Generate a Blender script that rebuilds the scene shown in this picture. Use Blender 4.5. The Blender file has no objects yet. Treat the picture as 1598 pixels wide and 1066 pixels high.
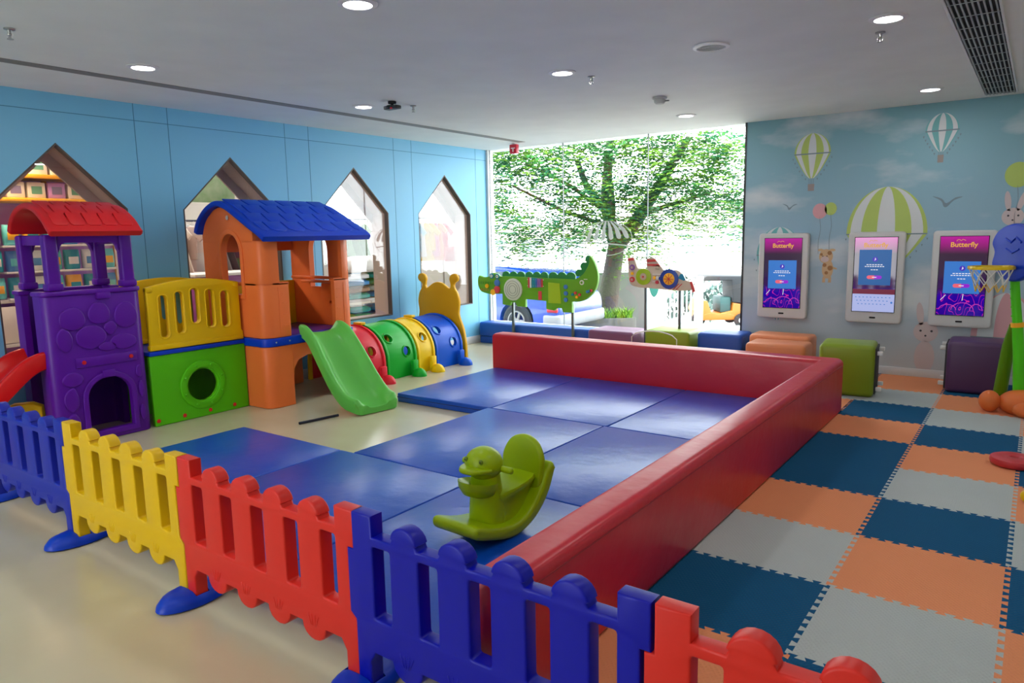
import bpy, bmesh, math, random
from math import sin, cos, pi, radians
from mathutils import Vector as V, Matrix, Euler

SC = bpy.context.scene
COL = SC.collection
random.seed(7)

# ------------------------------------------------------------------ camera
CAM = V((0.6103, -2.4278, 1.4766))
YAW, PITCH, ROLL, FPX = 0.63093, 0.14777, -0.01879, 1123.44
FW = V((-sin(YAW) * cos(PITCH), cos(YAW) * cos(PITCH), -sin(PITCH)))
r0 = V((cos(YAW), sin(YAW), 0)); u0 = r0.cross(FW)
RT = r0 * cos(ROLL) + u0 * sin(ROLL); UP = -r0 * sin(ROLL) + u0 * cos(ROLL)
cam = bpy.data.cameras.new('camera'); cam.sensor_width = 36; cam.lens = FPX / 1598 * 36
cam.clip_start = .02; cam.clip_end = 300
co = bpy.data.objects.new('camera', cam); COL.objects.link(co)
mm = Matrix((RT, UP, -FW)).transposed().to_4x4(); mm.translation = CAM
co.matrix_world = mm
SC.camera = co

# ------------------------------------------------------------------ world, sun, exposure
SC.view_settings.view_transform = 'Standard'; SC.view_settings.look = 'None'
SC.view_settings.gamma = 1; SC.view_settings.use_curve_mapping = False
SC.view_settings.exposure = 0.15
SC.cycles.use_denoising = True
SC.cycles.max_bounces = 8; SC.cycles.diffuse_bounces = 4; SC.cycles.transparent_max_bounces = 12
SC.cycles.sample_clamp_indirect = 6
W = bpy.data.worlds.new('world'); SC.world = W; W.use_nodes = True
bg = W.node_tree.nodes['Background']; bg.inputs[0].default_value = (.93, .97, 1, 1); bg.inputs[1].default_value = 8.5
def light(name, kind, loc, energy, color=(1, 1, 1), **kw):
    l = bpy.data.lights.new(name, kind); l.energy = energy; l.color = color
    for k, v in kw.items(): setattr(l, k, v)
    o = bpy.data.objects.new(name, l); COL.objects.link(o); o.location = loc; return o
sun = light('sun', 'SUN', (0, 0, 20), 6, (1, .95, .85), angle=.02); sun.rotation_euler = Euler((radians(27), 0, radians(25)))
for i, (x, y) in enumerate([(-3.2, -3.4), (.6, -3.4), (-3.2, -5.6), (.6, -5.6)]):
    light('rear_fill_light', 'AREA', (x, y, 2.6), 9, (1, .97, .93), shape='RECTANGLE', size=1.2, size_y=.6)  # unseen fill lamps added behind the camera to brighten the room
light('shop_spot_lamp', 'AREA', (-6.95, .13, 2.37), 22, (1, .74, .45), shape='RECTANGLE', size=.25, size_y=.5)
for y in (-.5, 1.6, 3.7):
    light('shop_panel_light', 'AREA', (-7.2, y, 2.6), 38, (1, .97, .92), shape='RECTANGLE', size=.6, size_y=1.2)

# ------------------------------------------------------------------ materials
def lin(c):
    c = c / 255
    return c / 12.92 if c <= .04045 else ((c + .055) / 1.055) ** 2.4
def rgb(c): return (lin(c[0]), lin(c[1]), lin(c[2]), 1)
MATS = {}
def mat(name, c, rough=.45, spec=.5, metal=0, bump=None, vary=None, coat=0, emit=None):
    """bump=(scale,strength,dist); vary=(scale, second colour)"""
    if name in MATS: return MATS[name]
    m = bpy.data.materials.new(name); m.use_nodes = True; nt = m.node_tree; b = nt.nodes['Principled BSDF']
    b.inputs['Base Color'].default_value = rgb(c); b.inputs['Roughness'].default_value = rough
    b.inputs['Specular IOR Level'].default_value = spec; b.inputs['Metallic'].default_value = metal
    b.inputs['Coat Weight'].default_value = coat
    if emit: b.inputs['Emission Color'].default_value = rgb(c); b.inputs['Emission Strength'].default_value = emit
    tc = nt.nodes.new('ShaderNodeTexCoord')
    if vary is None: vary = (3.0, tuple(int(k * .94) for k in c))
    if vary and not emit:
        n = nt.nodes.new('ShaderNodeTexNoise'); n.inputs['Scale'].default_value = vary[0]; n.inputs['Detail'].default_value = 4
        mx = nt.nodes.new('ShaderNodeMix'); mx.data_type = 'RGBA'
        mx.inputs['A'].default_value = rgb(c); mx.inputs['B'].default_value = rgb(vary[1])
        nt.links.new(tc.outputs['Object'], n.inputs['Vector']); nt.links.new(n.outputs['Fac'], mx.inputs['Factor'])
        nt.links.new(mx.outputs['Result'], b.inputs['Base Color'])
    if bump:
        n = nt.nodes.new('ShaderNodeTexNoise'); n.inputs['Scale'].default_value = bump[0]; n.inputs['Detail'].default_value = 3
        bp = nt.nodes.new('ShaderNodeBump'); bp.inputs['Strength'].default_value = bump[1]; bp.inputs['Distance'].default_value = bump[2]
        nt.links.new(tc.outputs['Object'], n.inputs['Vector']); nt.links.new(n.outputs['Fac'], bp.inputs['Height'])
        nt.links.new(bp.outputs['Normal'], b.inputs['Normal'])
    MATS[name] = m; return m
def plastic(name, c, rough=.38): return mat(name, c, rough, .3, bump=(60, .05, .002))
def glass(name, tint=(1, 1, 1), ior=1.5):
    m = bpy.data.materials.new(name); m.use_nodes = True; nt = m.node_tree; nt.nodes.clear()
    o = nt.nodes.new('ShaderNodeOutputMaterial'); t = nt.nodes.new('ShaderNodeBsdfTransparent'); t.inputs[0].default_value = (*tint, 1)
    g = nt.nodes.new('ShaderNodeBsdfGlossy'); g.inputs['Roughness'].default_value = .01
    f = nt.nodes.new('ShaderNodeLayerWeight'); f.inputs[0].default_value = .5
    pw = nt.nodes.new('ShaderNodeMath'); pw.operation = 'POWER'; pw.inputs[1].default_value = 4
    ma = nt.nodes.new('ShaderNodeMath'); ma.operation = 'MULTIPLY_ADD'; ma.inputs[1].default_value = .8; ma.inputs[2].default_value = (ior - 1) ** 2 / (ior + 1) ** 2
    x = nt.nodes.new('ShaderNodeMixShader')
    nt.links.new(f.outputs['Facing'], pw.inputs[0]); nt.links.new(pw.outputs[0], ma.inputs[0]); nt.links.new(ma.outputs[0], x.inputs[0]); nt.links.new(t.outputs[0], x.inputs[1]); nt.links.new(g.outputs[0], x.inputs[2]); nt.links.new(x.outputs[0], o.inputs[0])
    return m

# ------------------------------------------------------------------ geometry helpers
class G:
    def __init__(s): s.v = []; s.f = []; s.m = []
    def add(s, o, M=None, mi=None):
        k = len(s.v); s.v += [(M @ V(p)) if M else V(p) for p in o.v]
        flip = M is not None and M.determinant() < 0
        s.f += [tuple(i + k for i in (reversed(f) if flip else f)) for f in o.f]
        s.m += [mi] * len(o.f) if mi is not None else list(o.m); return s
    def T(s, M): return G().add(s, M)
def Mt(x, y, z): return Matrix.Translation((x, y, z))
def frame(o, ux, uy):
    ux = V(ux).normalized(); uy = V(uy).normalized(); uz = ux.cross(uy)
    M = Matrix((ux, uy, uz)).transposed().to_4x4(); M.translation = V(o); return M
def from_bm(bm):
    g = G(); bm.verts.ensure_lookup_table(); bm.verts.index_update()
    g.v = [v.co.copy() for v in bm.verts]; g.f = [tuple(v.index for v in f.verts) for f in bm.faces]; g.m = [0] * len(g.f); bm.free(); return g
def rbox(sx, sy, sz, r=.01, seg=3, c=(0, 0, 0)):
    bm = bmesh.new(); bmesh.ops.create_cube(bm, size=1)
    bmesh.ops.scale(bm, vec=(sx, sy, sz), verts=bm.verts)
    if r > 0: bmesh.ops.bevel(bm, geom=bm.edges[:], offset=r, segments=seg, profile=.5, affect='EDGES')
    bmesh.ops.translate(bm, vec=c, verts=bm.verts); return from_bm(bm)
def box2(x0, y0, z0, x1, y1, z1, r=0, seg=2): return rbox(abs(x1 - x0), abs(y1 - y0), abs(z1 - z0), r, seg, ((x0 + x1) / 2, (y0 + y1) / 2, (z0 + z1) / 2))
def ell(rx, ry, rz, c=(0, 0, 0), nu=20, nv=12):
    g = G()
    for j in range(nv + 1):
        t = pi * j / nv
        for i in range(nu): p = 2 * pi * i / nu; g.v.append(V((c[0] + rx * sin(t) * cos(p), c[1] + ry * sin(t) * sin(p), c[2] + rz * cos(t))))
    for j in range(nv):
        for i in range(nu): g.f.append((j * nu + i, (j + 1) * nu + i, (j + 1) * nu + (i + 1) % nu, j * nu + (i + 1) % nu))
    g.m = [0] * len(g.f); return clean(g)
def clean(g, d=1e-5):
    bm = to_bm(g); bmesh.ops.remove_doubles(bm, verts=bm.verts, dist=d); bmesh.ops.dissolve_degenerate(bm, edges=bm.edges, dist=d)
    return from_bm(bm)
def to_bm(g):
    bm = bmesh.new(); vs = [bm.verts.new(p) for p in g.v]
    for f in g.f:
        try: bm.faces.new([vs[i] for i in f])
        except ValueError: pass
    return bm
def lathe(prof, n=24, c=(0, 0, 0)):
    """prof: (radius, z) from bottom to top"""
    g = G()
    for r, z in prof:
        for i in range(n): a = 2 * pi * i / n; g.v.append(V((c[0] + r * cos(a), c[1] + r * sin(a), c[2] + z)))
    for j in range(len(prof) - 1):
        for i in range(n): g.f.append((j * n + i, j * n + (i + 1) % n, (j + 1) * n + (i + 1) % n, (j + 1) * n + i))
    g.m = [0] * len(g.f); return clean(g)
def tube(pts, r, n=8, closed=False):
    pts = [V(p) for p in pts]; g = G(); N = len(pts); ref = V((0.13, .21, 1)).normalized()
    for k, p in enumerate(pts):
        a = pts[(k - 1) % N] if (k or closed) else p; b = pts[(k + 1) % N] if (k < N - 1 or closed) else p
        t = (b - a).normalized(); e = t.cross(ref)
        if e.length < .05: e = t.cross(V((1, 0, 0)))
        e.normalize(); h = t.cross(e); rr = r[k] if isinstance(r, (list, tuple)) else r
        for i in range(n): q = 2 * pi * i / n; g.v.append(p + e * (rr * cos(q)) + h * (rr * sin(q)))
    for k in range(N if closed else N - 1):
        k2 = (k + 1) % N
        for i in range(n): g.f.append((k * n + i, k2 * n + i, k2 * n + (i + 1) % n, k * n + (i + 1) % n))
    if not closed: g.f += [tuple(range(n)), tuple(reversed(range((N - 1) * n, N * n)))]
    g.m = [0] * len(g.f); return g
def sweep(path, secs, caps=True):
    """path: list of (origin, ux, uy); secs: list of closed 2D sections"""
    g = G(); n = len(secs[0])
    for (o, ux, uy), sc in zip(path, secs):
        for a, b in sc: g.v.append(V(o) + V(ux) * a + V(uy) * b)
    for k in range(len(path) - 1):
        for i in range(n): g.f.append((k * n + i, k * n + (i + 1) % n, (k + 1) * n + (i + 1) % n, (k + 1) * n + i))
    if caps: g.f += [tuple(reversed(range(n))), tuple(range((len(path) - 1) * n, len(path) * n))]
    g.m = [0] * len(g.f); return g
def plate(outs, th, bev=0, M=None, res=2):
    """2D outlines (first outer, rest holes) -> slab centred on z=0"""
    cu = bpy.data.curves.new('tmp', 'CURVE'); cu.dimensions = '2D'; cu.fill_mode = 'BOTH'
    cu.extrude = max(th / 2 - bev, 1e-5); cu.bevel_depth = bev; cu.bevel_resolution = res; cu.offset = -bev
    if outs and not isinstance(outs[0], list): outs = [list(outs)]
    for o in outs:
        s = cu.splines.new('POLY'); s.points.add(len(o) - 1); s.use_cyclic_u = True
        for p, q in zip(s.points, o): p.co = (q[0], q[1], 0, 1)
    return _conv(cu, M)
def _conv(cu, M):
    ob = bpy.data.objects.new('tmp', cu); COL.objects.link(ob)
    me = bpy.data.meshes.new_from_object(ob.evaluated_get(bpy.context.evaluated_depsgraph_get()))
    g = G(); g.v = [v.co.copy() for v in me.vertices]; g.f = [tuple(p.vertices) for p in me.polygons]; g.m = [0] * len(g.f)
    bpy.data.objects.remove(ob); bpy.data.curves.remove(cu); bpy.data.meshes.remove(me)
    g = clean(g, 1e-6); return g.T(M) if M else g
def text(s, size, th=.001, M=None, shear=0, bold=0, align='CENTER'):
    cu = bpy.data.curves.new('tmp', 'FONT'); cu.body = s; cu.size = size; cu.extrude = th / 2; cu.align_x = align; cu.align_y = 'CENTER'; cu.shear = shear; cu.offset = bold
    return _conv(cu, M)
def solid(g):
    bm = to_bm(clean(g)); bmesh.ops.recalc_face_normals(bm, faces=bm.faces)
    if bm.calc_volume(signed=True) < 0: bmesh.ops.reverse_faces(bm, faces=bm.faces)
    return from_bm(bm)
def g2me(g, name):
    me = bpy.data.meshes.new(name); me.from_pydata([tuple(p) for p in g.v], [], g.f); me.update(); return me
def cut(g, cutters, op='DIFFERENCE'):
    a = bpy.data.objects.new('a', g2me(solid(g), 'a')); COL.objects.link(a); tmp = [a]
    for c in cutters:
        b = bpy.data.objects.new('b', g2me(solid(c), 'b')); COL.objects.link(b); tmp.append(b)
        md = a.modifiers.new('m', 'BOOLEAN'); md.operation = op; md.object = b; md.solver = 'EXACT'
    me = bpy.data.meshes.new_from_object(a.evaluated_get(bpy.context.evaluated_depsgraph_get()))
    o = G(); o.v = [v.co.copy() for v in me.vertices]; o.f = [tuple(p.vertices) for p in me.polygons]; o.m = [0] * len(o.f)
    for t in tmp: d = t.data; bpy.data.objects.remove(t); bpy.data.meshes.remove(d)
    bpy.data.meshes.remove(me); return o
def obj(name, g, mats, parent=None, smooth=40, **props):
    me = g2me(g, name)
    if not isinstance(mats, (list, tuple)): mats = [mats]
    for m in mats: me.materials.append(m)
    if len(mats) > 1:
        for p, i in zip(me.polygons, g.m): p.material_index = i
    bm = bmesh.new(); bm.from_mesh(me); bmesh.ops.recalc_face_normals(bm, faces=bm.faces)
    if smooth:
        th = radians(smooth)
        for f in bm.faces: f.smooth = True
        for e in bm.edges:
            if len(e.link_faces) != 2 or e.calc_face_angle(0) > th: e.smooth = False
    bm.to_mesh(me); bm.free()
    o = bpy.data.objects.new(name, me); COL.objects.link(o)
    if parent: o.parent = parent
    for k, v in props.items(): o[k] = v
    return o
def tag(o, label, cat, group=None):
    o['label'] = label; o['category'] = cat
    if group: o['group'] = group
    return o
def thing(name, label, cat, loc=(0, 0, 0), rz=0, group=None):
    o = bpy.data.objects.new(name, None); COL.objects.link(o); o.empty_display_size = .1
    o.location = loc; o.rotation_euler = (0, 0, rz); return tag(o, label, cat, group)
def struct(name, g, m, parent=None, **k):
    o = obj(name, g, m, parent, **k)
    if not parent: o['kind'] = 'structure'
    return o
def dup(root, loc, label, rz=None, group=None):
    r = root.copy(); COL.objects.link(r); r.location = loc; r['label'] = label
    if rz is not None: r.rotation_euler = (0, 0, rz)
    if group: r['group'] = group
    for ch in list(root.children):
        c = ch.copy(); COL.objects.link(c); c.parent = r
        for h in list(ch.children):
            d = h.copy(); COL.objects.link(d); d.parent = c
    return r
def arcpts(cx, cy, rx, ry, a0, a1, n): return [(cx + rx * cos(radians(a0 + (a1 - a0) * i / n)), cy + ry * sin(radians(a0 + (a1 - a0) * i / n))) for i in range(n + 1)]
def circ(cx, cy, r, n=24, ry=None): return arcpts(cx, cy, r, ry or r, 0, 360 - 360 / n, n - 1)
def rrect(x0, y0, x1, y1, r, n=4): return arcpts(x1 - r, y1 - r, r, r, 0, 90, n) + arcpts(x0 + r, y1 - r, r, r, 90, 180, n) + arcpts(x0 + r, y0 + r, r, r, 180, 270, n) + arcpts(x1 - r, y0 + r, r, r, 270, 360, n)
def spline(pts, n=6, closed=True):
    """Catmull-Rom through 2D points"""
    N = len(pts); out = []
    for i in range(N if closed else N - 1):
        P = [V(pts[(i + k) % N] if closed else pts[min(max(i + k, 0), N - 1)]) for k in (-1, 0, 1, 2)]
        for j in range(n):
            t = j / n
            q = .5 * (2 * P[1] + (P[2] - P[0]) * t + (2 * P[0] - 5 * P[1] + 4 * P[2] - P[3]) * t * t + (-P[0] + 3 * P[1] - 3 * P[2] + P[3]) * t ** 3)
            out.append(tuple(q))
    if not closed: out.append(tuple(pts[-1]))
    return out
XZ = frame((0, 0, 0), (1, 0, 0), (0, 0, 1))     # local z -> -y
YZ = frame((0, 0, 0), (0, 1, 0), (0, 0, 1))     # local z -> +x
def onY(y): return Mt(0, y, 0) @ XZ
def onX(x): return Mt(x, 0, 0) @ YZ
def ORD(i): return ['first', 'second', 'third', 'fourth', 'fifth', 'sixth', 'seventh', 'eighth', 'ninth', 'tenth', 'eleventh', 'twelfth', 'thirteenth', 'fourteenth'][i]

WL, WB, CE, TW = -5.615, 5.565, 2.62, .30        # left wall plane, back wall plane, ceiling, wall thickness
XR, YR = 3.2, -7.0

# ------------------------------------------------------------------ setting: shell
def floor_mat():
    m = mat('cream_vinyl', (206, 198, 168), .2, .5, vary=(2.2, (190, 178, 148)), bump=(3, .05, .01)); return m
wall_white = mat('white_paint', (226, 228, 228), .7, .3)
ceil_m = mat('ceiling_paint', (236, 240, 236), .6, .3)
sky_blue = mat('sky_blue_wall_paint', (116, 188, 224), .45, .4, vary=(.6, (110, 180, 218)))
taupe = mat('taupe_reveal', (176, 158, 150), .6, .3)
struct('floor', box2(-9.2, YR, -.1, XR, WB + .1, 0), floor_mat())
ce = plate([[(-9.2, YR), (XR, YR), (XR, WB + .12), (-9.2, WB + .12)], [(-4.80, -3.5), (-4.69, -3.5), (-4.69, 5.2), (-4.80, 5.2)]], .1, 0, Mt(0, 0, CE + .05))
ce.add(box2(-4.83, -3.5, CE + .1, -4.66, 5.2, CE + .14))
ceiling = struct('ceiling', ce, ceil_m, smooth=0)
slot_dark = mat('diffuser_grey', (132, 127, 118), .5)
struct('trim_1', box2(-4.799, -3.5, CE - .003, -4.691, 5.19, CE + .05), slot_dark)
struct('sun_block_slab', box2(-9.4, YR - .2, CE + .2, XR + .2, WB + .3, CE + .5), wall_white)  # unseen slab added above the ceiling to keep the sun out
# left wall with four house shaped openings
APEX = [.147, 1.650, 3.172, 4.695]
HW, ZA, ZS, ZB = .507, 2.245, 1.75, .545
def house(c, k=0, dz=0): return [(c - HW + k, ZB + k), (c + HW - k, ZB + k), (c + HW - k, ZS - k * .2 - dz), (c, ZA - k * 1.4 - dz), (c - HW + k, ZS - k * .2 - dz)]
y0, y1 = YR, WB
holes = [house(c) for c in APEX]
groove = mat('panel_joint_blue', (52, 118, 160), .6)
wf = plate([[(y0, 0), (y1, 0), (y1, CE), (y0, CE)]] + holes, .02, 0, onX(WL - .01))
wf.add(plate([[(y0, 0), (y1, 0), (y1, CE), (y0, CE)]] + [house(c) for c in APEX], TW - .04, 0, onX(WL - .02 - (TW - .04) / 2)), None, 1)
wf.add(plate([[(y0, 0), (y1, 0), (y1, CE), (y0, CE)]] + [house(c, 0, .12) for c in APEX], .02, 0, onX(WL - TW + .01)), None, 1)
for y in (.774, 1.067, 2.281, 2.574, 3.80, 4.10, 5.33, -.75):
    wf.add(box2(WL - .002, y - .0025, .1, WL + .0012, y + .0025, CE), None, 2)
wf.add(box2(WL - .002, -3, 2.478, WL + .0012, WB, 2.483), None, 2)
struct('wall_left', wf, [sky_blue, taupe, groove], smooth=0)
frame_m = mat('dark_brown_frame', (78, 70, 66), .45)
pane_m = glass('clear_pane', ior=1.6)
for i, c in enumerate(APEX):
    w = struct('window_%d' % (i + 1), plate([house(c, .0), house(c, .013)], .062, .002, onX(WL - .029)), frame_m, smooth=0)
    struct('pane', plate([house(c, .013)], .008, 0, onX(WL - .05)), pane_m, w, smooth=0)
# back wall: mural right of the glazing
def mural_mat():
    m = mat('mural_sky_print', (140, 180, 200), .55, .35, vary=None); nt = m.node_tree; b = nt.nodes['Principled BSDF']
    tc = nt.nodes.new('ShaderNodeTexCoord'); sep = nt.nodes.new('ShaderNodeSeparateXYZ')
    mp = nt.nodes.new('ShaderNodeMapping'); mp.inputs['Scale'].default_value = (.8, 1, 1.9)
    n = nt.nodes.new('ShaderNodeTexNoise'); n.inputs['Scale'].default_value = 1.3; n.inputs['Detail'].default_value = 7; n.inputs['Roughness'].default_value = .5
    r = nt.nodes.new('ShaderNodeValToRGB'); r.color_ramp.elements[0].position = .5; r.color_ramp.elements[0].color = (0, 0, 0, 1); r.color_ramp.elements[1].position = .72
    gr = nt.nodes.new('ShaderNodeValToRGB'); e = gr.color_ramp.elements
    e[0].position = 0; e[0].color = rgb((190, 194, 196)); e[1].position = 1; e[1].color = rgb((118, 166, 176)); q = e.new(.5); q.color = rgb((146, 178, 198))
    mr = nt.nodes.new('ShaderNodeMath'); mr.operation = 'DIVIDE'; mr.inputs[1].default_value = CE
    mx = nt.nodes.new('ShaderNodeMix'); mx.data_type = 'RGBA'; mx.inputs['B'].default_value = rgb((206, 212, 214))
    L = nt.links.new
    L(tc.outputs['Object'], sep.inputs[0]); L(tc.outputs['Object'], mp.inputs[0]); L(mp.outputs[0], n.inputs['Vector']); L(n.outputs['Fac'], r.inputs[0])
    L(sep.outputs['Z'], mr.inputs[0]); L(mr.outputs[0], gr.inputs[0]); L(gr.outputs[0], mx.inputs['A']); L(r.outputs[0], mx.inputs['Factor']); L(mx.outputs['Result'], b.inputs['Base Color'])
    return m
XM = -2.03
wall_back = struct('wall_back', box2(XM, WB, 0, XR, WB + .15, CE), mural_mat(), smooth=0)
struct('wall_back_curb', box2(WL - TW, WB, 0, XM, WB + .12, .27), wall_white, smooth=0)
struct('wall_back_corner', box2(WL, WB, .27, WL + .03, WB + .12, CE), wall_white, smooth=0)
struct('wall_shop_front', box2(-9.2, WB, 0, WL - TW, WB + .12, 1.5), wall_white, smooth=0)
w5 = struct('window_5', box2(XM - .022, WB - .004, .27, XM, WB + .1, CE), mat('black_window_edge', (38, 38, 40), .4), smooth=0)
fpane = glass('shopfront_glass', (.96, .98, .98), 1.42)
xs = [WL + .03, -5.585, -4.40, -3.215, XM - .022]
for a, b in zip(xs[1:], xs[2:]):
    struct('pane', box2(a + .003, WB + .04, .27, b - .003, WB + .052, CE), fpane, w5, smooth=0)
for a in xs[1:4]:
    struct('silicone_joint', box2(a - .003, WB + .036, .27, a + .003, WB + .056, CE), mat('grey_silicone', (110, 118, 120), .5), w5, smooth=0)
base_m = mat('baseboard_white', (214, 218, 220), .5)
struct('baseboard_left', box2(WL, -6.9, 0, WL + .014, WB, .1, .002), base_m)
struct('baseboard_back', box2(XM, WB - .014, 0, XR, WB, .09, .002), base_m)
struct('wall_right', box2(XR, YR, 0, XR + .15, WB + .12, CE), wall_white, smooth=0)
# unseen rear wall; its opening is added to let sky light in
struct('wall_rear', plate([[(-9.2, 0), (XR, 0), (XR, CE), (-9.2, CE)], [(-4.2, .05), (-2.2, .05), (-2.2, 2.35), (-4.2, 2.35)]], .15, 0, onY(YR)), wall_white, smooth=0)
# shop behind the left wall
shop_w = mat('shop_wall_cream', (214, 206, 196), .7)
struct('wall_shop', box2(-9.35, YR, 0, -9.2, WB + .12, CE), shop_w, smooth=0)

# ------------------------------------------------------------------ colours of the toys
RED = plastic('red_plastic', (206, 30, 36)); YEL = plastic('yellow_plastic', (236, 192, 0)); BLU = plastic('blue_plastic', (0, 58, 196))
NAVY = plastic('deep_blue_plastic', (0, 8, 168)); GRN = plastic('green_plastic', (74, 188, 20)); ORG = plastic('orange_plastic', (244, 122, 58))
PUR = plastic('purple_plastic', (92, 18, 156)); LIME = plastic('lime_plastic', (152, 182, 0), .32); FRED = plastic('fence_red_plastic', (222, 44, 34))
vinyl_red = mat('red_vinyl', (200, 20, 44), .36, .6, bump=(6, .3, .02)); vinyl_blue = mat('blue_vinyl', (2, 76, 190), .32, .45, bump=(8, .3, .014))
vinyl_lime = mat('olive_green_leatherette', (132, 156, 22), .42, .5, bump=(120, .06, .002)); vinyl_pur = mat('aubergine_leatherette', (80, 48, 92), .42, .5, bump=(120, .06, .002))
vinyl_org = mat('orange_leatherette', (226, 140, 92), .42, .5, bump=(120, .06, .002)); vinyl_bl2 = mat('royal_blue_leatherette', (16, 80, 176), .42, .5, bump=(120, .06, .002))
chrome = mat('brushed_steel', (190, 190, 188), .3, .5, 1); dark = mat('dark_hollow', (14, 14, 16), .8); white_pl = mat('white_plastic', (228, 228, 226), .35)

# ------------------------------------------------------------------ padded barrier (L shaped)
L = [(-.76, -.83), (-.585, -.83)] + arcpts(-.665, 3.66, .08, .08, 0, 90, 5) + [(-4.02, 3.74), (-4.02, 3.56), (-.76, 3.56)]
g = plate([L], .445, .042, Mt(0, 0, .2235), res=4)
pad = obj('padded_barrier', g, vinyl_red, smooth=50)
tag(pad, 'long red vinyl padded barrier bending round two sides of the blue mats', 'padded barrier')
g = tube([(-.584, -.76, .398), (-.584, 3.62, .398)], .0035, 6)
obj('stitched_seam', g, mat('dark_red_seam', (150, 14, 34), .5), pad)

# ------------------------------------------------------------------ blue floor mats
def bmat(x0, y0, x1, y1, label):
    g = box2(x0, y0, .001, x1, y1, .08, .008, 2)
    o = obj('floor_mat', g, vinyl_blue, smooth=60); tag(o, label, 'mat', 'blue vinyl floor mats in the padded play area')
    z = tube([(x0, y0, .045), (x1, y0, .045), (x1, y1, .045), (x0, y1, .045)], .004, 6, True)
    obj('zip_piping', z, mat('navy_piping', (18, 34, 110), .5), o); return o
yr = [(-.80, .640), (.648, 2.085), (2.093, 3.545)]
bmat(-3.985, *[yr[2][0]], -2.925, yr[2][1], 'blue floor mat at the far left, its raised front edge bare, nearest the caterpillar tunnel')
bmat(-2.917, yr[2][0], -1.850, yr[2][1], 'blue floor mat in the middle of the far row against the red barrier')
bmat(-1.842, yr[2][0], -.775, yr[2][1], 'blue floor mat tucked into the inner corner of the red barrier')
bmat(-2.945, yr[1][0], -1.878, yr[1][1], 'blue floor mat in the middle row beside the bare floor gap')
bmat(-1.870, yr[1][0], -.775, yr[1][1], 'blue floor mat in the middle row along the long red barrier')
bmat(-4.15, yr[0][0], -3.06, yr[0][1], 'blue floor mat at the near left, in front of the green slide')
bmat(-3.052, yr[0][0], -1.935, yr[0][1], 'blue floor mat in the near row behind the red fence panel')
bmat(-1.927, yr[0][0], -.775, yr[0][1], 'blue floor mat under the green rocking duck')
st = obj('strap', tube([(-4.085, 1.09, .012), (-4.06, 1.22, .012), (-4.045, 1.33, .012), (-4.025, 1.44, .012)], .011, 8), mat('black_webbing', (22, 26, 44), .7))
tag(st, 'thin black strap lying on the bare floor by the foot of the green slide', 'strap')

# ------------------------------------------------------------------ foam tiles with jigsaw edges
def foam(name, c):
    m = mat(name, c, .85, .2, vary=(2, tuple(int(k * .95) for k in c))); nt = m.node_tree; b = nt.nodes['Principled BSDF']
    tc = nt.nodes.new('ShaderNodeTexCoord'); hs = []
    for rot in (.7, -.7):
        mp = nt.nodes.new('ShaderNodeMapping'); mp.inputs['Rotation'].default_value = (0, 0, rot)
        w = nt.nodes.new('ShaderNodeTexWave'); w.inputs['Scale'].default_value = 22; w.inputs['Distortion'].default_value = .4
        nt.links.new(tc.outputs['Object'], mp.inputs[0]); nt.links.new(mp.outputs[0], w.inputs['Vector']); hs.append(w)
    mu = nt.nodes.new('ShaderNodeMath'); mu.operation = 'MULTIPLY'; nt.links.new(hs[0].outputs['Fac'], mu.inputs[0]); nt.links.new(hs[1].outputs['Fac'], mu.inputs[1])
    bp = nt.nodes.new('ShaderNodeBump'); bp.inputs['Strength'].default_value = .45; bp.inputs['Distance'].default_value = .004
    nt.links.new(mu.outputs[0], bp.inputs['Height']); nt.links.new(bp.outputs[0], b.inputs['Normal']); return m
F = {'o': ('orange', foam('orange_foam', (232, 148, 104))), 'b': ('dark blue', foam('dark_blue_foam', (6, 82, 124))), 'w': ('pale grey', foam('pale_grey_foam', (182, 190, 190)))}
TS = .6
def teeth(n, a):
    """dovetail wave along 0..1, list of (t, offset)"""
    o = [(0, 0)]
    for i in range(n):
        c0, c1 = i / n, (i + 1) / n; w = .16 / n; s = a if i % 2 == 0 else -a
        o += [(c0 + (.0 if i else .006), 0)] if i == 0 else []
        o += [(c0 - w + (2 * w if i == 0 else 0), s), (c1 + w - (2 * w if i == n - 1 else 0), s)]
    return o[1:] + [(1, 0)] if False else [(0, 0)] + [q for q in o if q[1]] + [(1, 0)]
TE = teeth(20, .0105)
def seam(p, q, flat):
    p, q = V((*p, 0)), V((*q, 0)); d = q - p; nrm = V((-d.y, d.x, 0)).normalized()
    return [tuple((p + d * t + nrm * (0 if flat else s))[:2]) for t, s in (TE if not flat else [(0, 0), (1, 0)])]
tiles = {-1: 'w?????ow?', 0: 'obwobbobwo', 1: 'bwobwobwob', 2: 'wobwobwobw', 3: 'bwobwobwob'}
place = {-1: 'in the corner behind the barrier end', 0: 'in the column touching the long red barrier', 1: 'in the middle column of the play floor', 2: 'in the column at the right edge', 3: 'in the outermost right column'}
XS = {-1: -1.2, 0: -.6, 1: 0, 2: .6, 3: 1.2}
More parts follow.
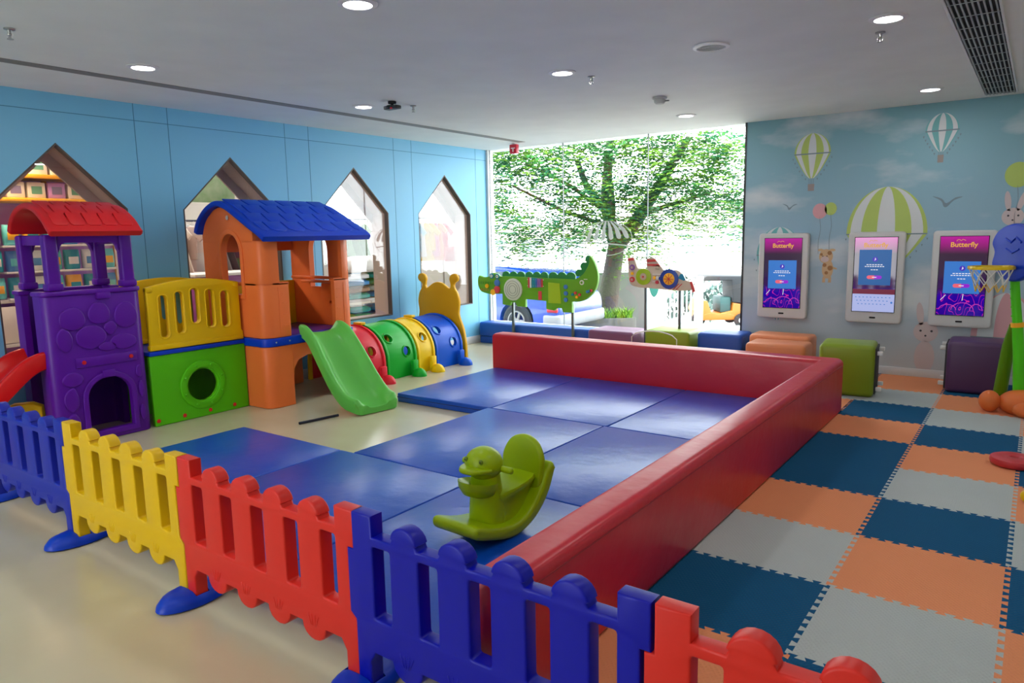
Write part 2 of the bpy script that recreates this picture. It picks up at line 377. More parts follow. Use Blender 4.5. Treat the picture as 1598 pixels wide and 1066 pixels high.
for c in (-1, 0, 1, 2):
    for k in range(10):
        r = k - 1
        if c == -1:
            col = {6: 'o', 7: 'w', 8: 'b'}.get(r)
            if not col: continue
        else: col = tiles[c][k]
        if r == 9: continue
        x0, x1, ya, yb = XS[c], XS[c] + TS, TS * r, TS * r + TS
        if c == 0 and r < 6: x0 = -.596
        if c == -1 and r == 6: ya = 3.75
        if r == 8: yb = WB - .016
        if r == -1: ya = -.55
        lf = c == -1 or (c == 0 and r < 6); bt = r == -1 or (c == -1 and r == 6); tp = r == 8; rt = False
        P = seam((x0, ya), (x1, ya), bt)[:-1] + seam((x1, ya), (x1, yb), rt)[:-1] + list(reversed(seam((x0, yb), (x1, yb), tp)))[:-1] + list(reversed(seam((x0, ya), (x0, yb), lf)))[:-1]
        g = plate([P], .011, 0, Mt(0, 0, .0065))
        o = obj('foam_tile', g, F[col][1], smooth=0)
        lab = '%s foam tile %s, %s from the fence' % (F[col][0], place[c], ORD(k)) if c >= 0 else '%s foam tile %s, %s row from the barrier' % (F[col][0], place[c], ORD(r - 6))
        tag(o, lab, 'foam tile', 'interlocking foam floor tiles')

# ------------------------------------------------------------------ picket fence
def fence_outline(w=1.036):
    pw, sw, kw = .09, .0755, .119
    tab0, tab1 = .25, .47
    o = [(0, 0), (.062, 0), (.062, .10), (.085, .135)]
    cx = []
    for i in range(4): cx.append(pw + sw + kw / 2 + i * (kw + sw))
    r = kw / 2 + .004
    for c in cx: o += [(c - r, .135)] + [(x, y) for x, y in arcpts(c, .135, r, .056, 180, 360, 8)][1:-1] + [(c + r, .135)]
    o += [(w - .085, .135), (w - .062, .10), (w - .062, 0), (w, 0), (w, tab0 - .02), (w - .028, tab0), (w - .028, tab1), (w, tab1), (w, .597), (w - pw, .597), (w - pw, .528)]
    for c in reversed(cx): o += [(c + r - .008, .528)] + [(c + .05, .54)] + arcpts(c, .535, .057, .052, 10, 170, 9) + [(c - .05, .54), (c - r + .008, .528)]
    o += [(pw, .528), (pw, .597), (0, .597), (0, tab1), (-.026, tab1), (-.026, tab0), (0, tab0 - .02)]
    sl = [rrect(pw + i * (kw + sw), .256, pw + i * (kw + sw) + sw, .497, .008, 2) for i in range(5)]
    return [o] + sl
FO = fence_outline(1.034)
FG = plate(FO, .055, .007, onY(0), res=2)
for c in [.09 + .0755 + .0595 + i * .1945 for i in range(4)]:                 # moulded grass blades low on each picket
    for dx, a in ((-.02, .35), (-.007, .1), (.008, -.12), (.02, -.4)):
        FG.add(rbox(.006, .004, .045, .0018, 1).T(Mt(c + dx, -.0275, .155) @ Matrix.Rotation(-a, 4, 'Y')))
FY = -.95
def fence(x, m, label):
    o = obj('picket_fence', FG, m, smooth=50); o.location = (x, FY, .023)
    g = cut(lathe([(0, 0), (.9, 0), (1, .006), (.98, .02), (.85, .04), (.55, .052), (0, .056)], 28).T(Matrix.Diagonal((.088, .16, 1.1, 1))), [box2(-.070, -.0295, .0225, .070, .0295, .1)])
    obj('foot', g, BLU, o, smooth=40).location = (-.004, 0, -.022)
    return tag(o, label, 'fence', 'picket fence panels in a row')
fence(-4.205, plastic('indigo_plastic', (26, 40, 168)), 'indigo blue picket fence panel at the far left end of the fence')
fence(-3.165, plastic('fence_yellow_plastic', (230, 186, 0)), 'yellow picket fence panel between a blue and a red one')
fence(-2.125, FRED, 'whole red picket fence panel between the yellow and the royal blue panels')
fence(-1.085 - .012, NAVY, 'royal blue picket fence panel standing before the end of the red barrier')
fence(-.055, FRED, 'red picket fence panel cut off by the bottom edge of the picture')
# ------------------------------------------------------------------ purple tower
def cplan(xf, xr, ya, yb, t, r=.07, sgn=1):
    """C-shaped plan: face at xf, returns reaching xr"""
    def path(k):
        a, b, x = ya + k, yb - k, xf - sgn * k; R = max(r - k, .01)
        if sgn > 0: return [(xr, a)] + arcpts(x - R, a + R, R, R, -90, 0, 6) + arcpts(x - R, b - R, R, R, 0, 90, 6) + [(xr, b)]
        return [(xr, a)] + arcpts(x + R, a + R, R, R, 270, 180, 6) + arcpts(x + R, b - R, R, R, 180, 90, 6) + [(xr, b)]
    return [path(0) + list(reversed(path(t)))]
def extr(plan, z0, z1, bev=.006): return plate(plan, z1 - z0, bev, Mt(0, 0, (z0 + z1) / 2))
TY0, TY1, TXF, TXB = -.30, .39, -4.995, -5.545
tower = thing('play_tower', 'purple plastic play tower with red shingled roof and arched doorway', 'play tower', (-5.27, .05, 0))
inv = Mt(5.27, -.05, 0)
def tp(name, g, m, par=tower, **k): return obj(name, g.T(inv) if par is tower else g, m, par, **k)
front = extr(cplan(TXF, -5.17, TY0, TY1, .045), .002, 1.10)
door = [(-.075, .075), (.245, .075), (.245, .33)] + arcpts(.085, .33, .16, .145, 0, 180, 12)[1:]
front = cut(front, [plate([door], .3, 0, onX(TXF))])
dout = [(-.112, .03), (.282, .03), (.282, .33)] + arcpts(.085, .33, .197, .185, 0, 180, 12)[1:]
front.add(plate([dout, door], .016, .006, onX(TXF + .006)))
front.add(rbox(.02, .09, .055, .006, 2, (TXF + .012, .085, .50)))
front.add(rbox(.014, .44, .075, .005, 2, (TXF + .004, .085, .605)))
front.add(box2(-5.16, TY0 + .06, .585, TXF - .02, TY0 + .09, .59))
random.seed(3)
for cy, cz, ry, rz in ((-.13, .93, .095, .085), (.06, .95, .075, .085), (.25, .92, .085, .10), (-.01, .79, .105, .085), (.13, .84, .045, .05), (-.2, .76, .065, .10), (.22, .73, .1, .06), (.315, .82, .035, .08), (-.165, .49, .07, .055), (-.185, .34, .052, .085), (-.19, .16, .046, .08), (-.192, .78, .05, .09), (.312, .48, .026, .05), (.318, .34, .021, .06), (.316, .16, .022, .06), (.10, .705, .07, .035)):
    P = spline([(cy + ry * (.88 + .24 * random.random()) * cos(a), cz + rz * (.88 + .24 * random.random()) * sin(a)) for a in [2 * pi * i / 7 + .2 for i in range(7)]], 4)
    if max(p[0] for p in P) > TY1 - .045 or min(p[0] for p in P) < TY0 + .045: continue
    front.add(plate([P], .024, .009, onX(TXF)))
tp('front_wall', front, PUR)
tp('back_wall', extr(cplan(TXB, -5.37, TY0, TY1, .045, sgn=-1), .002, 1.10), PUR)
rim = extr(cplan(TXF + .012, -5.17, TY0 - .012, TY1 + .012, .07, .08), 1.10, 1.135, .012)
rim.add(rbox(.03, .10, .05, .008, 2, (TXF + .01, .10, 1.085)))
tp('front_rim', rim, PUR)
tp('back_rim', extr(cplan(TXB - .012, -5.37, TY0 - .012, TY1 + .012, .07, .08, -1), 1.10, 1.135, .012), PUR)
for x in (TXF - .06, TXB + .06):
    for y in (TY0 + .10, TY1 - .07):
        p = box2(x - .04, y - .045, 1.1355, x + .04, y + .045, 1.535, .018, 3); p.add(box2(x - .048, y - .054, 1.136, x + .048, y + .054, 1.19, .014))
        tp('post', p, PUR)
ya, yb = TY0 + .145, TY1 - .115
for x in (TXF - .06, TXB + .06):
    tp('arch_beam', plate([[(ya, 1.535), (ya, 1.40)] + arcpts(ya + .06, 1.43, .045, .045, 180, 90, 4) + arcpts(yb - .06, 1.43, .045, .045, 90, 0, 4) + [(yb, 1.40), (yb, 1.535)]], .05, .006, onX(x)), PUR)
for y in (TY0 + .10, TY1 - .07):
    tp('side_beam', box2(TXB + .101, y - .025, 1.46, TXF - .101, y + .025, 1.53, .006), PUR)
tp('platform', box2(TXB + .05, TY0 + .05, .55, TXF - .05, TY1 - .05, .60, .008), BLU)
def roofband(pts, t):
    """arch profile in (x,z) -> closed band"""
    up = spline(pts, 5, False); N = len(up); lo = []
    for i in range(N):
        a, b = V(up[max(i - 1, 0)]), V(up[min(i + 1, N - 1)]); d = (b - a).normalized(); n = V((d.y, -d.x)); tt = t * (1 if 2 < i < N - 3 else 1)
        lo.append(tuple(V(up[i]) + n * tt))
    return up, lo
def make_roof(pts, ya, yb, t, m, par, rows, hip, lip, bevel=.018, M=None, hexa=False):
    up, lo = roofband(pts, t)
    g = plate([up + list(reversed(lo))], yb - ya, bevel, onY((ya + yb) / 2), res=3)
    zmin, zmax = min(p[1] for p in up), max(p[1] for p in up)
    ym = (ya + yb) / 2
    # shingle courses in low relief on the front slope
    k0 = max(range(len(up)), key=lambda i: up[i][1]); slope = up[k0:]
    acc = [0]
    for a, b in zip(slope, slope[1:]): acc.append(acc[-1] + (V(b) - V(a)).length)
    Ltot = acc[-1]
    def at(s):
        for i in range(len(acc) - 1):
            if acc[i + 1] >= s or i == len(acc) - 2:
                f = (s - acc[i]) / (acc[i + 1] - acc[i]); a, b = V(slope[i]), V(slope[i + 1]); return a + (b - a) * f, (b - a).normalized()
    rh = (Ltot - lip - .03) / rows; n = 5 if not hexa else 6
    for r in range(rows):
        p, d = at(.03 + rh * (r + .55)); wid = (yb - ya - .09); w = wid / n
        for i in range(n + r % 2):
            a = ya + .045 + w * (i - .5 * (r % 2)); b = a + w; a = max(a, ya + .045); b = min(b, yb - .045)
            if b - a < .03: continue
            ex = V((d.x, 0, d.y)); ey = V((0, 1, 0)); h = rh * 1.04
            if hexa: P = [(-h / 2, a + .008 - (a + b) / 2), (h * .28, a + .008 - (a + b) / 2), (h * .5, a + w * .25 - (a + b) / 2), (h * .5, b - w * .25 - (a + b) / 2), (h * .28, b - .008 - (a + b) / 2), (-h / 2, b - .008 - (a + b) / 2)]
            else: P = [(-h / 2, -(b - a) / 2 + .005), (h * .38, -(b - a) / 2 + .005), (h * .5, -(b - a) / 2 + .02), (h * .5, (b - a) / 2 - .02), (h * .38, (b - a) / 2 - .005), (-h / 2, (b - a) / 2 - .005)]
            Mq = frame((p.x, (a + b) / 2, p.y), ex, ey) @ Matrix.Rotation(radians(3.2), 4, 'Y')
            g.add(plate([P], .012, .004, Mq @ Mt(0, 0, .002)))
    for v in g.v:
        f = min(max((v.z - zmin) / (zmax - zmin), 0), 1); v.y = ym + (v.y - ym) * (1 - hip * f * f)
    if M: g = g.T(M)
    return obj('roof', g, m, par, smooth=45)
make_roof([(-5.60, 1.565), (-5.55, 1.65), (-5.44, 1.73), (-5.28, 1.765), (-5.12, 1.735), (-4.98, 1.66), (-4.90, 1.59), (-4.86, 1.555)], -.262, .385, .045, RED, tower, 3, .02, .07, M=inv)
rdot = mat('red_bolt_cap', (214, 22, 30), .4)
for y in (-.08, .26): tp('bolt_cap', lathe([(0, 0), (.016, 0), (.014, .006), (0, .008)], 12).T(frame((TXF + .011, y, .605), (0, 1, 0), (0, 0, 1))), rdot)

# ------------------------------------------------------------------ slides
def slide(name, path, label, m, loc, rz=0):
    """path: (x, z, half width)"""
    P = spline([(a, b) for a, b, c in path], 6, False); Wd = spline([(a, c) for a, b, c in path], 6, False)
    fr = []; secs = []
    for i, (p, w) in enumerate(zip(P, Wd)):
        a, b = V(P[max(i - 1, 0)]), V(P[min(i + 1, len(P) - 1)]); d = (b - a).normalized(); n = V((-d.y, d.x))
        fr.append((V((p[0], 0, p[1])), V((0, 1, 0)), V((n.x, 0, n.y)))); w = w[1]; h = .085 if i < len(P) - 6 else .085 - .05 * (i - len(P) + 6) / 5
        up = [(-w, h * .8), (-w + .015, h), (-w + .04, h), (-w + .055, h * .8), (-w + .085, .03)] + [((-w + .10) * cos(pi * q / 8), .018 * (1 - sin(pi * q / 8)) ) for q in range(9)][0:9]
        up += [(w - .085, .03), (w - .055, h * .8), (w - .04, h), (w - .015, h), (w, h * .8)]
        secs.append(up + [(w - .012, -.035), (w - .03, -.045), (-w + .03, -.045), (-w + .012, -.035)])
    o = obj(name, sweep(fr, secs), m, smooth=50); o.location = loc; o.rotation_euler = (0, 0, rz); return tag(o, label, 'slide')
slide('slide', [(.0, .625, .215), (.06, .62, .22), (.16, .565, .225), (.32, .40, .235), (.5, .21, .24), (.66, .09, .235), (.80, .055, .215), (.86, .052, .2)], 'light green plastic slide leaning on the orange playhouse', plastic('leaf_green_plastic', (104, 200, 84), .35), (-4.685, 1.835, 0), radians(-8))
slide('slide', [(.0, .62, .20), (.06, .62, .205), (.16, .575, .21), (.34, .42, .215), (.56, .21, .22), (.72, .09, .22), (.86, .052, .21), (.94, .05, .2)], 'red plastic slide at the left edge beside the purple tower', plastic('bright_red_plastic', (214, 14, 14), .28), (-5.26, -.255, 0), radians(-90))
g = plate([[(-.13, 0), (.13, 0), (.12, .30), (.06, .33), (-.06, .33), (-.12, .30)]], .10, .012, Mt(0, 0, .001) @ onY(0)); yb_ = obj('block', g, YEL); yb_.location = (-5.27, -.40, 0); yb_.rotation_euler = (0, 0, radians(60))
tag(yb_, 'small yellow plastic block on the floor between red slide and purple tower', 'block')

# ------------------------------------------------------------------ green crawl tunnel with yellow railings
tun = thing('crawl_tunnel', 'bright green crawl tunnel with round porthole and yellow railings on top', 'crawl tunnel', (-5.27, .84, 0))
iv = Mt(5.27, -.84, 0)
GX, GB, GY0, GY1 = -5.03, -5.50, .41, 1.262
gm = plastic('grass_green_plastic', (88, 196, 12))
for nm, x in (('front_panel', GX), ('back_panel', GB)):
    pc = circ(.845, .275, .135, 32)
    g = plate([rrect(GY0, .002, GY1, .572, .01, 2), pc], .04, .006, onX(x))
    s = 1 if x == GX else -1
    g.add(plate([circ(.845, .275, .205, 32), circ(.845, .275, .146, 32)], .02, .007, onX(x + s * .022)))
    for a in range(0, 360, 45): g.add(ell(.008, .011, .011, (x + s * .034, .845 + .176 * cos(radians(a + 20)), .275 + .176 * sin(radians(a + 20))), 8, 6))
    p = obj(nm, g.T(iv), gm, tun, smooth=40)
    if s > 0:
        for y in (.44, .66, .89, 1.12): obj('bolt_cap', lathe([(0, 0), (.017, 0), (.014, .007), (0, .009)], 12).T(iv @ frame((x + .021, y, .045), (0, 1, 0), (0, 0, 1))), rdot, p)
obj('deck', box2(GB - .03, GY0, .574, GX + .035, GY1, .608, .006).T(iv), BLU, tun)
for nm, x in (('front_railing', GX), ('back_railing', GB)):
    top = [(GY1 - .02, 1.115)] + [(GY1 - .02 - (GY1 - GY0 - .04) * i / 12, 1.115 + .05 * sin(pi * i / 12)) for i in range(1, 12)] + [(GY0 + .02, 1.115)]
    o = [(GY0 + .02, .612), (GY1 - .005, .612), (GY1 - .005, .68), (GY1 - .02, .70)] + top
    hl = [rrect(.525 + i * .135, (.71, .73, .80, .75, .74)[i], .59 + i * .135, 1.045 + .02 * (2 - abs(i - 2)), .0315, 5) for i in range(5)]
    g = plate([o] + hl, .045, .01, onX(x))
    for h in hl:
        c = (sum(a for a, b in h) / len(h), sum(b for a, b in h) / len(h))
        bigger = [(c[0] + (a - c[0]) * 1.45, c[1] + (b - c[1]) * 1.08) for a, b in h]; b2 = [(c[0] + (a - c[0]) * 1.12, c[1] + (b - c[1]) * 1.02) for a, b in h]
        g.add(plate([bigger, b2], .014, .004, onX(x + (.022 if x == GX else -.022))))
    g.add(box2(x - .032, GY0 + .02, 1.075, x + .032, GY0 + .07, 1.115, .01)); g.add(box2(x - .032, GY1 - .075, 1.075, x + .032, GY1 - .03, 1.115, .01))
    g.add(box2(x - .03, GY0 + .015, .613, x + .03, GY1 - .01, .655, .008))
    obj(nm, g.T(iv), YEL, tun)

# ------------------------------------------------------------------ orange playhouse
HY0, HY1, HXB, HXF, HF = 1.27, 2.27, -5.555, -4.70, .62
hs = thing('playhouse', 'orange plastic playhouse with blue shingled roof and arched side windows', 'playhouse', (-5.12, 1.77, 0))
ih = Mt(5.12, -1.77, 0)
def hp(name, g, m, par=hs, **k): return obj(name, g.T(ih), m, par, **k)
def lplan(fr, t=.05, side=1, r=.10, xb=HXB):
    y = HY0 if side > 0 else HY1
    def path(k):
        R = r - k; x = HXF - k
        if side > 0: return [(xb, y + k)] + arcpts(x - R, y + k + R, R, R, -90, 0, 6) + [(x, y + fr)]
        return [(xb, y - k)] + arcpts(x - R, y - k - R, R, R, 90, 0, 6) + [(x, y - fr)]
    return [path(0) + list(reversed(path(t)))]
rp = [(-5.59, 1.545), (-5.545, 1.64), (-5.46, 1.725), (-5.36, 1.785), (-5.24, 1.815), (-5.10, 1.785), (-4.93, 1.705), (-4.76, 1.615), (-4.62, 1.545), (-4.545, 1.495)]
def under(x):
    u = spline(rp, 5, False)
    return min(u, key=lambda p: abs(p[0] - x))[1] - .055
arch = [(-5.27, 1.0), (-4.99, 1.0), (-4.99, 1.36)] + arcpts(-5.13, 1.36, .14, .165, 0, 180, 14)[1:]
aout = [(-5.31, .96), (-4.95, .96), (-4.95, 1.36)] + arcpts(-5.13, 1.36, .18, .205, 0, 180, 14)[1:]
for nm, side, y in (('left_wall', 1, HY0), ('right_wall', -1, HY1)):
    lo = extr(lplan(.26 if side > 0 else .23, side=side), HF + .002, 1.10, .008)
    g = extr(lplan(.17 if side > 0 else .13, side=side), 1.08, 1.46, .004)
    gx = [HXB + (HXF - .10 - HXB) * i / 16 for i in range(17)]
    gab = plate([[(HXB, 1.45), (HXF - .10, 1.45)] + [(x, under(x)) for x in reversed(gx)]], .05, .004, onY(y + side * .025))
    cutter = plate([arch], .3, 0, onY(y))
    lo = cut(lo, [cutter]); g = cut(g, [cutter]); gab = cut(gab, [cutter])
    lo.add(g); lo.add(gab); lo.add(plate([aout, arch], .014, .005, onY(y - side * .004)))
    lo.add(extr(lplan(.265 if side > 0 else .235, .06, side, .105), 1.075, 1.105, .008))
    w = .26 if side > 0 else .23
    for dz in (.72, .82, .92, 1.0):
        lo.add(box2(HXF - .001, y + side * (w - .07), dz, HXF + .004, y + side * (w - .02), dz + .006))
    lo.add(box2(HXF - .001, y + side * (w - .11), HF + .03, HXF + .003, y + side * (w - .104), 1.06))
    if side < 0:
        lo.add(box2(-5.32, y - .13, 1.045, -4.84, y - .05, 1.07, .006))
        lo.add(plate([[(-5.0, .72), (-4.80, .66), (-4.76, 1.04), (-5.06, 1.04), (-5.08, .9)], circ(-4.88, .97, .02, 12), circ(-4.93, .85, .02, 12), circ(-4.86, .76, .02, 12)], .03, .006, onY(y - .075)))
    wl = hp(nm, lo, ORG, smooth=45)
    if side > 0: hp('round_badge', lathe([(0, 0), (.02, 0), (.018, .004), (0, .005)], 16).T(frame((-5.13, HY0 - .011, 1.665), (1, 0, 0), (0, 0, 1))), mat('grey_badge', (196, 180, 170), .4), wl)
make_roof(rp, 1.20, 2.40, .05, plastic('roof_blue_plastic', (8, 58, 190)), hs, 4, .03, .09, M=ih, hexa=True)
hp('back_beam', box2(HXB, HY0 + .055, 1.36, HXB + .045, HY1 - .055, 1.52, .006), ORG)
hp('back_panel', box2(HXB, HY0 + .055, HF + .002, HXB + .04, HY1 - .055, 1.06, .008), YEL)
deck = extr([arcpts(HXF + .012 - .1, HY0 - .012 + .1, .1, .1, -90, 0, 6) + arcpts(HXF + .012 - .1, HY1 + .012 - .1, .1, .1, 0, 90, 6) + [(HXB, HY1 + .012), (HXB, HY0 - .012)]], .548, HF, .008)
dk = hp('deck', deck, BLU)
hp('deck_top', box2(HXB + .06, HY0 + .06, HF + .0005, HXF - .055, HY1 - .06, HF + .006, .002), plastic('violet_plastic', (82, 30, 150)), dk)
leg = extr(lplan(.26, .05, 1, .10, -5.02), .002, .546, .006); hp('front_leg', leg, ORG)
ap = [(HY0 + .262, .546), (HY0 + .262, .25), (HY0 + .275, .33), (HY0 + .32, .40), (HY0 + .42, .43), (HY1 - .34, .44), (HY1 - .27, .40), (HY1 - .235, .30), (HY1 - .232, .546)]
hp('front_apron', plate([ap], .05, .006, onX(HXF - .025)), ORG)
hp('front_leg', extr(lplan(.23, .05, -1, .10, -5.0), .002, .546, .006), ORG)
hp('rear_leg', box2(-5.5, 1.75, .002, -5.44, 2.20, .546, .012), ORG)
hp('rear_leg', box2(-5.5, 1.30, .002, -5.44, 1.55, .546, .012), ORG)
for y in (1.36, 1.50): hp('deck_screw', lathe([(0, 0), (.008, 0), (.006, .003), (0, .004)], 10).T(frame((HXF + .0125, y, .585), (0, 1, 0), (0, 0, 1))), chrome, dk)

# ------------------------------------------------------------------ caterpillar tunnel
cat = thing('caterpillar_tunnel', 'four colour caterpillar crawl tunnel ending in a yellow head board with two feelers', 'play tunnel', (-5.155, 3.2, 0))
ic = Mt(5.155, -3.2, 0)
CR = .40
def halfpipe(R, t, H=.555):
    def path(k): return [(-R + k, .002), (-R + k, .2)] + arcpts(0, .2, R - k, H - .2 - k, 180, 0, 20) + [(R - k, .2), (R - k, .002)]
    return [path(0) + list(reversed(path(t)))]
segs = [('red_segment', 2.36, 2.70, plastic('coral_red_plastic', (232, 46, 62)), [(2.54, .33)]), ('green_segment', 2.72, 3.16, plastic('kelly_green_plastic', (16, 178, 48)), [(2.83, .42), (3.02, .27)]),
        ('yellow_segment', 3.18, 3.45, plastic('lemon_plastic', (246, 206, 10)), [(3.32, .38)]), ('blue_segment', 3.47, 3.93, plastic('azure_plastic', (0, 88, 214)), [(3.59, .42), (3.78, .27)])]
for nm, a, b, m, hl in segs:
    g = plate(halfpipe(CR, .03), b - a, .006, Mt(-5.155, 0, 0) @ onY((a + b) / 2))
    cs = []
    for y, z in hl: cs.append(tube([(-6, y, z), (-4, y, z)], .05, 20))
    g = cut(g, cs)
    for e in (a + .017, b - .017): g.add(plate(halfpipe(CR + .014, .02, .569), .03, .005, Mt(-5.155, 0, 0) @ onY(e)))
    for y, z in hl:
        q = .43 if z < .3 else .38 if z < .38 else .345 if z < .4 else .34
        xx = -5.155 + (CR if z <= .2 else CR * math.sqrt(max(0, 1 - ((z - .2) / .355) ** 2)))
        nrm = V((1, 0, 0)) if z < .2 else V(((xx + 5.155) / CR ** 2, 0, (z - .2) / .355 ** 2)).normalized()
        ring = lathe([(.051, -.012), (.066, -.012), (.064, .006), (.053, .009), (.051, -.012)], 22)
        ring = ring.T(frame((xx, y, z), (0, 1, 0), nrm.cross(V((0, 1, 0)))))
        g.add(ring)
    s = obj(nm, g.T(ic), m, cat, smooth=40)
    f = box2(-4.735, b - .115, .002, -4.69, b - .035, .17, .012); f.add(cut(ell(.085, .07, .085, (-4.645, b - .075, .002)), [box2(-5, 0, -1, -4, 6, .002)]))
    obj('foot', f.T(ic), m, s)
half = [(.415, .002), (.41, .2), (.38, .38), (.33, .50), (.31, .58), (.325, .70), (.30, .80), (.26, .86), (.25, .90), (.265, .925), (.30, .945), (.315, .98), (.30, 1.02), (.25, 1.035), (.20, 1.01), (.185, .97), (.195, .93), (.20, .89), (.18, .86), (.13, .885), (.07, .92), (0, .935)]
out = spline([(x, z) for x, z in half][1:] + [(-x, z) for x, z in reversed(half[1:-1])], 3, False)
out = [(.415, .002)] + out + [(-.415, .002)]
dr = [(.33, .002), (.33, .2)] + arcpts(0, .2, .33, .24, 0, 180, 14)[1:-1] + [(-.33, .2), (-.33, .002)]
face = plate([out[:1] + out[1:-1] + out[-1:] + list(reversed(dr))], .045, .012, Mt(-5.155, 0, 0) @ onY(4.0))
obj('head_board', face.T(ic), plastic('ochre_plastic', (226, 172, 0)), cat)
for y in (2.342, 2.71, 3.17, 3.46):
    rg = plate(halfpipe(CR - .032, .02, .52), .05, .004, Mt(-5.155, 0, 0) @ onY(y)); obj('joint_ring', rg.T(ic), YEL, cat)
for y in (2.71, 3.46): obj('joint_clip', rbox(.12, .07, .03, .008, 2, (-5.13, y, .578)).T(ic), YEL, cat)

# ------------------------------------------------------------------ rocking duck (local x forward, y left)
duck = thing('rocking_duck', 'lime green rocking duck seat standing on the blue mats', 'rocking toy', (-1.40, .17, .081), radians(267)); duck.scale = (.93, .96, .96)
prof = [(-.325, .27), (-.32, .25), (-.27, .155), (-.2, .08), (-.11, .028), (0, .002), (.1, .012), (.2, .04), (.30, .075), (.32, .112), (.295, .135), (.2, .103), (.1, .078), (0, .068), (-.08, .088), (-.145, .132), (-.205, .195), (-.245, .262), (-.295, .30)]
g = plate([spline(prof, 4)], .29, .022, onY(0), res=3)
obj('rocker', g, LIME, duck, smooth=60)
def ringsec(cx, z, a, b, tilt=0, n=24, e=2.6):
    o = []
    for i in range(n):
        t = 2 * pi * i / n; c, s = cos(t), sin(t)
        o.append(V((cx + a * math.copysign(abs(c) ** (2 / e), c), b * math.copysign(abs(s) ** (2 / e), s), z + tilt * a * math.copysign(abs(c) ** (2 / e), c))))
    return o
def loft(rings):
    g = G(); n = len(rings[0])
    for r in rings: g.v += r
    for k in range(len(rings) - 1):
        for i in range(n): g.f.append((k * n + i, k * n + (i + 1) % n, (k + 1) * n + (i + 1) % n, (k + 1) * n + i))
    g.f += [tuple(reversed(range(n))), tuple(range((len(rings) - 1) * n, len(rings) * n))]; g.m = [0] * len(g.f); return g
body = loft([ringsec(-.04, .03, .15, .09), ringsec(-.04, .09, .165, .085), ringsec(-.055, .15, .18, .085, -.06), ringsec(-.075, .195, .18, .10, -.10), ringsec(-.08, .222, .18, .118, -.12), ringsec(-.08, .238, .17, .114, -.12), ringsec(-.08, .24, .12, .08, -.12)])
obj('seat_body', body, LIME, duck, smooth=60)
neck = loft([ringsec(.07, .05, .085, .092, e=2.2), ringsec(.07, .14, .08, .088, e=2.2), ringsec(.072, .22, .074, .082, e=2.2), ringsec(.075, .31, .068, .074, e=2)])
obj('neck', neck, LIME, duck, smooth=60)
head = obj('head', ell(.092, .096, .083, (.085, 0, .362), 28, 18), LIME, duck, smooth=80)
up = plate([spline([(.115, .082), (.175, .075), (.222, .04), (.23, 0), (.222, -.04), (.175, -.075), (.115, -.082), (.08, 0)], 4)], .026, .011, Mt(0, 0, .342) @ Matrix.Rotation(radians(-3), 4, 'Y'), res=3)
lw = loft([ringsec(.115, .205, .05, .045, .1, e=2.1), ringsec(.125, .222, .085, .075, .1, e=2.1), ringsec(.132, .255, .099, .092, .14, e=2.1), ringsec(.132, .285, .102, .094, .18, e=2.1), ringsec(.132, .274, .083, .078, .18, e=2.1), ringsec(.125, .255, .045, .045, .1, e=2.1)])
up.add(lw); obj('bill', up, LIME, head, smooth=60)
for s in (-1, 1):
    e = ell(.008, .012, .013, (.162, s * .047, .394), 12, 8); obj('eye', e.add(ell(.004, .004, .005, (.169, s * .048, .394), 8, 6), None, 1), [mat('eye_olive', (110, 140, 20), .3), mat('eye_black', (20, 20, 18), .3)], head)
g = tube([(.06, -.15, .345), (.06, .15, .345)], .0155, 14); g.add(ell(.0155, .01, .0155, (.06, .15, .345), 12, 8)); g.add(ell(.0155, .01, .0155, (.06, -.15, .345), 12, 8)); obj('handle_bar', g, LIME, duck, smooth=50)
br = plate([spline([(-.105, .17), (-.128, .26), (-.124, .34), (-.078, .412), (0, .438), (.078, .412), (.124, .34), (.128, .26), (.105, .17)], 4)], .045, .018, Mt(-.185, 0, 0) @ frame((0, 0, 0), (0, 1, 0), (-.16, 0, 1)), res=3)
obj('backrest', br, LIME, duck, smooth=60)

# ------------------------------------------------------------------ upholstered cubes
def cube_stool(x0, y0, x1, y1, h, m, label, side=0, rz=0, z=.002, r=.04, group='upholstered cube stools'):
    cx, cy = (x0 + x1) / 2, (y0 + y1) / 2; sx, sy = x1 - x0, y1 - y0
    t = thing('cube_stool', label, 'stool', (cx, cy, z), radians(rz), group)
    obj('cushion', rbox(sx, sy, h, r, 4, (0, 0, h / 2)), m, t, smooth=60)
    obj('seam_piping', tube([(-sx / 2 + r, -sy / 2 + .004, h - .035), (sx / 2 - r, -sy / 2 + .004, h - .035), (sx / 2 - .003, -sy / 2 + r, h - .035), (sx / 2 - .003, sy / 2 - r, h - .035), (-sx / 2 + .003, sy / 2 - r, h - .035), (-sx / 2 + .003, -sy / 2 + r, h - .035)], .004, 6, True), m, t)
    if side:
        X = side * sx / 2
        obj('base_cloth', box2(X - side * .004, -sy / 2 + .03, .03, X + side * .012, sy / 2 - .03, h - .03, .003), mat('charcoal_base_cloth', (58, 58, 62), .8), t)
        for y in (-sy / 2 + .07, sy / 2 - .07):
            for zz in (.07, h - .07): obj('foot', rbox(.045, .035, .035, .006, 2, (X + side * .034, y, zz)), white_pl, t)
    return t
cube_stool(-.935, 4.30, -.485, 4.72, .455, vinyl_lime, 'olive green cube stool tipped on its side at the barrier corner', 1, rz=6, z=.013)
cube_stool(.005, 4.92, .435, 5.33, .46, vinyl_pur, 'aubergine cube stool tipped on its side under the right kiosk', -1, rz=2, z=.013)
cube_stool(-1.79, 5.06, -1.18, 5.38, .40, vinyl_org, 'rear orange cube stool against the mural wall', 0)
cube_stool(-1.70, 4.66, -1.13, 5.02, .37, vinyl_org, 'front orange cube stool just behind the red barrier', 0, rz=2)
cube_stool(-2.38, 5.12, -1.88, 5.50, .37, vinyl_bl2, 'royal blue cube stool between the green and the orange stools', 0)
